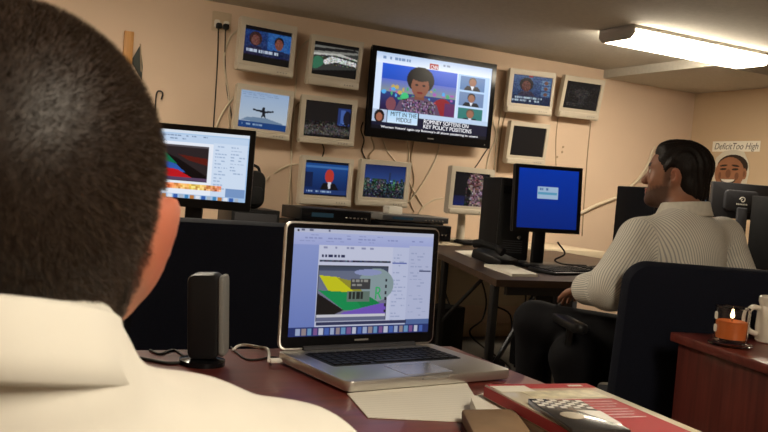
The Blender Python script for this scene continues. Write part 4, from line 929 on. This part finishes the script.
m_wshirt = mat('white_shirt_cloth', (.72, .69, .62), .8, noise=(25, .03), bump=(700, .12, .0005), sheen=.1)
m_trou = mat('dark_trousers', (.005, .005, .007), .85, noise=(200, .2))
m_shoe = mat('black_leather', (.012, .010, .009), .35)

# ---------------------------------------------------------------- man in front, seen from behind
def near_man():
    s = 1.04; o = dep(2, 210, .46); fr = frame_of((math.sin(rad(8)), math.cos(rad(8)))); r, f, u = fr
    root = thing('person', 'man with cropped brown hair in a white shirt, seen from behind at the left', 'person', (o[0]-.02, o[1]+.03, 0))
    xs = axis_pts([(o[0]-.40, o[0]-.11, .006), (o[0]-.11, o[0]+.14, .0028), (o[0]+.14, o[0]+.40, .006)])
    ys = axis_pts([(o[1]-.20, o[1]-.13, .005), (o[1]-.13, o[1]+.15, .0028), (o[1]+.15, o[1]+.75, .007)])
    zs = axis_pts([(0, .60, .008), (.60, .90, .006), (.90, 1.25, .0028)])
    b = Body(xs, ys, zs); P = lambda a, c, z: np.array([o[0], o[1], 0]) + r*a + f*c + u*z
    L, A = head_prims(b, o, fr, s, pitch=rad(2), tiltr=rad(2))
    def torso(b, g, k=.05):
        b.ell(P(0, -.01, .755), (.165+g, .115+g, .20), np.stack(fr, 1), k); b.ell(P(0, .0, .60), (.155+g, .115+g, .16), np.stack(fr, 1), k); b.ell(P(0, 0, .50), (.165+g, .125+g, .10+g), np.stack(fr, 1), k)
        for x in (-1, 1):
            b.cap(P(x*.05, .03, .897), P(x*.165, .06, .847), .045+g, .052+g, k); b.ell(P(x*.085, .04, .775), (.085+g, .08+g, .10), np.stack(fr, 1), k)
            limb(b, [P(x*.175, .065, .842), P(x*.225, .13, .62)], [.050+g*1.2, .042+g*1.6], .03)
            limb(b, [P(x*.225, .13, .62), P(x*.17, .35, .565)], [.040+g*1.5, .029+g*1.4], .02)
    torso(b, 0.)
    for x in (-1, 1):
        hand(b, P(x*.165, .36, .562), f - r*x*.25, -u, 1., .25, side=x*-1 if True else 1)
        limb(b, [P(x*.09, .02, .50), P(x*.11, .46, .50), P(x*.11, .44, .09)], [.075, .055, .038]); b.cap(P(x*.11, .42, .055), P(x*.12, .58, .04), .036, .03, .03)
    def inv(V): return ((V - o) @ A)/s
    def col(V):
        q = inv(V); skin = np.array([.46, .20, .115]); nape = np.clip((q[:, 2] + .088 + .03*np.clip(np.abs(q[:, 0])/.07, 0, 1.2) + .006*hash_noise(q, 160))/.03, 0, 1)
        back = np.clip((.028 - q[:, 1] + .35*(q[:, 2]-.0))/.02, 0, 1); top = np.clip((q[:, 2]-.055)/.02, 0, 1)
        ear = (np.abs(q[:, 0]) > .0755 - .25*np.clip(-.012-q[:, 2], 0, .04)) & (q[:, 2] < .025) & (q[:, 2] > -.08) & (q[:, 1] > -.04)
        sc_ = np.clip(nape*np.maximum(back, top), 0, 1)*(~ear); hair = np.array([.035, .022, .016])
        c = skin*(1-sc_[:, None]) + hair*sc_[:, None]; red = np.clip((np.abs(q[:, 0])-.066)/.014, 0, 1)*(q[:, 1] > -.04)*(q[:, 2] < .025)*(q[:, 2] > -.09)
        c = c*(1-red[:, None]) + np.array([.48, .15, .09])*red[:, None]
        return c
    body = put('body', b, m_skin, root, col)
    def scalp(V, N=None):
        q = inv(V); h = np.clip((q[:, 2] + .086 + .028*np.clip(np.abs(q[:, 0])/.07, 0, 1.2))/.035, 0, 1); front = np.where(q[:, 2] > .055, q[:, 1] < .075, q[:, 1] < .022 + .5*(q[:, 2]-.0))
        ear = (np.abs(q[:, 0]) > .0745 - .27*np.clip(-.012-q[:, 2], 0, .04)) & (q[:, 2] < .022) & (q[:, 2] > -.085) & (q[:, 1] > -.042)
        return h*front*(~ear) + 1e-9
    strands('hair', body, root, scalp, m_hair, 110000, lambda p: .0018 + .0032*np.clip((inv(p)[:, 2]+.09)/.12, 0, 1), .00016, lambda p, n: np.array(f)*.15*np.clip(inv(p)[:, 2]/.08, 0, 1)[:, None] - np.array([0, 0, .40])*np.clip(1-inv(p)[:, 2]/.08, 0, 1)[:, None],
            lambda p, g: np.array([.034, .021, .014])*(.5 + 1.1*g[:, None]) + np.array([.05, .035, .024])*(g[:, None] > .72))
    # shirt
    xs2 = axis_pts([(o[0]-.42, o[0]+.42, .0045)]); ys2 = axis_pts([(o[1]-.24, o[1]+.55, .005)]); zs2 = axis_pts([(.40, 1.06, .0045)])
    c = Body(xs2, ys2, zs2); torso(c, .014); c.cap(P(0, -.045, .83), P(0, -.044, .957), .10, .076, .05)
    for x in (-1, 1):
        c.cap(P(x*.03, -.01, .895), P(x*.19, .06, .862), .052, .05, .05)
        c.ell(P(x*.112, .03, .922), (.030, .05, .020), np.stack(fr, 1), .03)                     # cloth bunched on the shoulder
        for kx, kz, rr in ((.232, .80, .012), (.238, .72, .012), (.236, .64, .011)): c.cap(P(x*(kx-.10), -.01, kz+.03), P(x*(kx+.02), .09, kz), rr, rr, .03)
        c.cap(P(x*.10, -.08, .88), P(x*.20, -.01, .80), .012, .010, .04); c.cap(P(x*.03, -.115, .84), P(x*.15, -.085, .89), .010, .008, .04)
        w = P(x*.17, .35, .565); c.cut(w, f*.95 - r*x*.25, w, .10)
    c.cap(P(.0, -.118, .93), P(.0, -.13, .70), .006, .006, .03)
    sh = put('shirt', c, m_wshirt, root)
    col_ = collar('collar', lambda x, y, z: L(x, y, z) - np.array(root.location), m_wshirt, sh, s, rx=.056, ry=.066, yb=-.040, z=-.080, hgt=.034, open_=.3, tilt=.28, fold=.014)
    # trousers and shoes
    d = Body(axis_pts([(o[0]-.35, o[0]+.35, .008)]), axis_pts([(o[1]-.22, o[1]+.75, .008)]), axis_pts([(0, .66, .008)]))
    d.ell(P(0, -.005, .53), (.183, .14, .10), np.stack(fr, 1), .03)
    for x in (-1, 1): limb(d, [P(x*.09, .02, .51), P(x*.11, .46, .51), P(x*.11, .44, .10)], [.092, .072, .06])
    put('trousers', d, m_trou, root)
    for x in (-1, 1):
        e = Body(axis_pts([(o[0]-.3, o[0]+.35, .006)]), axis_pts([(o[1]+.25, o[1]+.75, .006)]), axis_pts([(0, .16, .005)]))
        e.cap(P(x*.11, .41, .050), P(x*.115, .58, .042), .042, .040, .02); e.cap(P(x*.11, .42, .06), P(x*.11, .425, .10), .045, .045, .02); e.cut(P(0, .4, .004), -u)
        put('shoe', e, m_shoe, root)
    office_chair('office_chair', 'navy office chair under the man in the white shirt', (o[0]-.0+f[0]*.05, o[1]+f[1]*.05, 0), -rad(8), w=.48, back=(.50, .74), seat_z=.44, arms=False)
near_man()

# ---------------------------------------------------------------- bearded man on the right, facing the screens
def far_man():
    s = .96; o = dep(678, 174, 2.9); fh = frame_of((-.547, .837)); ft = frame_of((-.20, .98)); r, f, u = ft
    root = thing('person', 'bearded man in a striped shirt sitting in the navy chair, face turned left', 'person', (2.17, 2.10, 0))
    D = lambda x, y, t: dep(x, y, t)
    nb = D(684, 222, 2.84); ch = D(682, 268, 2.84); wa = D(678, 325, 2.80); pe = D(672, 366, 2.78)
    LS, RS = D(640, 240, 2.79), D(722, 238, 3.02); LE, RE = D(610, 288, 2.63), D(742, 292, 3.0); LW, RW = D(586, 289, 2.82), D(706, 318, 3.16)
    LH, RH = D(648, 348, 2.74), D(694, 362, 2.90); LK, LA_ = D(535, 322, 2.98), D(532, 425, 3.04); RK, RA = D(572, 358, 2.80), D(592, 470, 2.80)
    RA[2] = .10
    A = np.stack(ft, 1); tr = (wa-ch)/np.linalg.norm(wa-ch)
    lo = np.min([LK, LA_, RA, pe, o, LE, RS], 0)-.16; hi = np.max([LK, RA, pe, o, LE, RS, RW], 0)+.16
    h = .0042; b = Body(axis_pts([(lo[0], hi[0], h)]), axis_pts([(lo[1], hi[1], h)]), axis_pts([(0, .98, .006), (.98, hi[2], .0032)]))
    L, AH = head_prims(b, o, fh, s, pitch=rad(4))
    b.cap(L(0, -.03, -.08), nb, .055, .058, .04)
    def torso(b, g, k=.05):
        b.ell((ch+nb)/2*.5+ch*.5, np.array([.165+g, .105+g, .16]), A, k); b.ell(wa, np.array([.15+g, .105+g, .17]), A, k); b.ell(pe, np.array([.165+g, .12+g, .11+g]), A, k)
        for S, E, W_ in ((LS, LE, LW), (RS, RE, RW)):
            b.cap(nb*.75+S*.25-u*.02, S, .045+g, .050+g, k); limb(b, [S, E], [.050+g*1.3, .040+g*1.9], .03); limb(b, [E, W_], [.038+g*1.7, .027+g*1.6], .02)
    torso(b, 0)
    fd = D(574, 292, 2.90)-LW
    hand(b, LW, fd, -u, .95, .30, side=1); hand(b, RW, RW-RE, -u, .95, .35, side=-1)
    limb(b, [LH, LK, LA_], [.078, .055, .036]); limb(b, [RH, RK, RA], [.078, .055, .036])
    def foot(b, a, d, k, g=0):
        d = np.array(d, float); d /= np.linalg.norm(d); b.cap(a-d*.03-u*.02, a+d*.14-u*.05, .036+g, .030+g, k)
    left2 = np.array([-.80, .60, 0.]); foot(b, LA_, left2-u*.2, .03); foot(b, RA+u*0, left2, .03)
    inv = lambda V: ((V-o) @ AH)/s
    def col(V):
        q = inv(V); skin = np.array([.33, .155, .095]); c = np.tile(skin, (len(V), 1))
        ss = lambda t: np.clip(t, 0, 1)**2*(3-2*np.clip(t, 0, 1)); lower = -.030 - .42*np.clip(q[:, 1]-.02, 0, .08); beard = ss((lower - q[:, 2] + .004*hash_noise(q, 150))/.022)*ss((q[:, 1]+.012)/.03)*ss((q[:, 2]+.150)/.03)
        side = ss((q[:, 1]+.002)/.012)*ss((.040-q[:, 1])/.014)*ss((.030-q[:, 2])/.02)*ss((q[:, 2]+.10)/.02)*(np.abs(q[:, 0]) > .04); must = (q[:, 1] > .085) & (q[:, 2] < -.054) & (q[:, 2] > -.066)
        lips = (q[:, 1] > .096) & (q[:, 2] < -.064) & (q[:, 2] > -.085) & (np.abs(q[:, 0]) < .024)
        w = np.maximum(np.maximum(beard*.80, side*.62), must*.6)*(~lips); c = c*(1-w[:, None]) + np.array([.035, .022, .018])*w[:, None]
        c[lips] = (.36, .13, .10)
        eye = (q[:, 1] > .086) & (np.abs(np.abs(q[:, 0])-.031) < .012) & (np.abs(q[:, 2]+.004) < .0065); c[eye] = (.55, .5, .45); iris = eye & (np.abs(np.abs(q[:, 0])-.031) < .0055); c[iris] = (.03, .02, .015)
        brow = (q[:, 1] > .075) & (np.abs(q[:, 2]-.0205) < .006) & (np.abs(np.abs(q[:, 0])-.031) < .02); c[brow] = (.03, .02, .016)
        red = np.clip((np.abs(q[:, 0])-.076)/.012, 0, 1)*(q[:, 2] < .03)*(q[:, 2] > -.07); c = c*(1-red[:, None]) + np.array([.46, .17, .10])*red[:, None]
        return c
    body = put('body', b, m_skin, root, col)
    # hair: full dark cap with combed surface
    hb = Body(axis_pts([(o[0]-.17, o[0]+.17, .003)]), axis_pts([(o[1]-.17, o[1]+.17, .003)]), axis_pts([(o[2]-.16, o[2]+.17, .003)]))
    He = lambda c, rr, k=.015, op='u': hb.ell(L(*c), np.array(rr)*s, AH, k, op)
    He((0, -.012, .030), (.083, .106, .092)); He((0, .036, .078), (.058, .046, .034), .02); He((0, -.052, -.035), (.070, .058, .062), .02); He((0, -.065, -.07), (.054, .036, .04), .02)
    He((0, .082, -.01), (.085, .048, .068), .012, 's'); He((0, .075, -.09), (.10, .082, .075), .012, 's')
    for x in (-1, 1): He((x*.084, .008, -.022), (.022, .026, .046), .006, 's')
    V, Q = hb.mesh(); q = inv(V); nn = V - o; nn /= np.linalg.norm(nn, axis=1)[:, None]
    V = V + nn*(.0022*np.sin(q[:, 0]*260+q[:, 2]*60+3*np.sin(q[:, 1]*40)) + .0016*hash_noise(q, 420))[:, None]
    hc = np.array([.011, .008, .007])*(1+.5*hash_noise(q, 300, 1))[:, None]
    hair = fastmesh('hair', V-np.array(root.location), Q, m_hair, root, np.clip(hc, .003, 1))
    # striped shirt
    m_sh = mat('striped_shirt_cloth', (.55, .52, .45), .8, attr='Col', bump=(500, .15, .0006))
    nt = m_sh.node_tree; pn = nt.nodes['Principled BSDF']; at = nt.nodes.new('ShaderNodeAttribute'); at.attribute_name = 'stripe'
    mt = nt.nodes.new('ShaderNodeMath'); mt.operation = 'SINE'; mu = nt.nodes.new('ShaderNodeMath'); mu.operation = 'MULTIPLY'; mu.inputs[1].default_value = 2*math.pi/.0085
    nt.links.new(at.outputs['Fac'], mu.inputs[0]); nt.links.new(mu.outputs[0], mt.inputs[0])
    cr = nt.nodes.new('ShaderNodeValToRGB'); cr.color_ramp.elements[0].position = .15; cr.color_ramp.elements[1].position = .45; cr.color_ramp.elements[0].color = (.42, .41, .39, 1); cr.color_ramp.elements[1].color = (.80, .77, .68, 1)
    ad = nt.nodes.new('ShaderNodeMapRange'); ad.inputs['From Min'].default_value = -1; nt.links.new(mt.outputs[0], ad.inputs['Value']); nt.links.new(ad.outputs['Result'], cr.inputs['Fac']); nt.links.new(cr.outputs['Color'], pn.inputs['Base Color'])
    c = Body(axis_pts([(lo[0], hi[0], .0045)]), axis_pts([(lo[1], hi[1], .0045)]), axis_pts([(.38, 1.16, .0045)]))
    torso(c, .016); c.cap(ch-u*.0, nb-u*.02, .09, .060, .05)
    for S, E, W_ in ((LS, LE, LW), (RS, RE, RW)):
        for t in (.3, .55, .8): p = S*(1-t)+E*t; c.cap(p-r*.03+u*.02-f*.04, p+r*.03-u*.01-f*.02, .014, .012, .03)
        c.cut(W_, W_-E, W_, .085)
    c.cap(wa-r*.10-f*.09, wa+r*.08-f*.10+u*.06, .012, .01, .04); c.cap(wa-r*.12-f*.08-u*.08, wa+r*.02-f*.11-u*.03, .012, .01, .04); c.cap(ch-r*.12-f*.085, ch+r*.10-f*.09-u*.05, .009, .008, .04)
    V, Q = c.mesh()
    def segd(V, a, bb): d = bb-a; t = np.clip(((V-a)@d)/(d@d), 0, 1); return np.linalg.norm(V-a-t[:, None]*d, axis=1)
    st = (V-ch) @ r*.92 + ((V-ch)@u)*.18
    for S, E, W_ in ((LS, LE, LW), (RS, RE, RW)):
        ax = (E-S)/np.linalg.norm(E-S); sd = np.cross(ax, f); sd /= np.linalg.norm(sd)
        out = np.minimum(segd(V, S+ax*.02, E), segd(V, E, W_)) < .082
        inside = np.abs((V-ch)@r) < .155; k = out & ~inside
        fa = (W_-E)/np.linalg.norm(W_-E); d2 = (segd(V, E, W_) < segd(V, S, E)) & k
        for mk, o_, a_ in ((k, S, ax), (d2, E, fa)):
            w1 = np.cross(a_, sd); w1 /= np.linalg.norm(w1); w2 = np.cross(a_, w1); q_ = V[mk]-o_; st[mk] = np.arctan2(q_@w1, q_@w2)*.068
    sh = fastmesh('shirt', V-np.array(root.location), Q, m_sh, root)
    a = sh.data.attributes.new('stripe', 'FLOAT', 'POINT'); a.data.foreach_set('value', st.astype(np.float32))
    ct = nb + (L(0, -.03, -.08)-nb)*.35
    LN = lambda x, y, z: ct + AH @ np.array([x, y, z]) - np.array(root.location)
    cl = collar('collar', LN, mat('collar_cloth', (.66, .63, .55), .8, noise=(90, .08)), sh, 1., rx=.062, ry=.068, yb=0, z=-.008, hgt=.044, open_=.3, tilt=.18, fold=.018)
    # trousers, shoes
    d = Body(axis_pts([(lo[0], hi[0], .006)]), axis_pts([(lo[1], hi[1], .006)]), axis_pts([(0, .85, .006)]))
    d.ell(pe-u*.01, (.178, .135, .10), A, .03)
    limb(d, [LH, LK, LA_], [.092, .070, .056]); limb(d, [RH, RK, RA+u*.02], [.092, .070, .056])
    for p, q in ((LK, LH), (RK, RH)): d.cap(p+u*.03+(q-p)*.1, p+u*.02+(q-p)*.3+r*.05, .02, .015, .04)
    put('trousers', d, m_trou, root)
    for a_, dd in ((LA_, left2-u*.2), (RA, left2)):
        e = Body(axis_pts([(lo[0]-.1, hi[0], .006)]), axis_pts([(lo[1], hi[1]+.1, .006)]), axis_pts([(0, .5, .005)]))
        foot(e, a_, dd, .02, .009); e.cut((0, 0, .003), -u); put('shoe', e, m_shoe, root)
    return pe, ft
pe, ft = far_man()
office_chair('office_chair', 'navy office chair holding the bearded man in the striped shirt', (pe[0]+.0, pe[1]+.03, 0), rad(-21), w=.56, back=(.44, .925), seat_z=.45, arms=True, corner=.07, tilt=6)
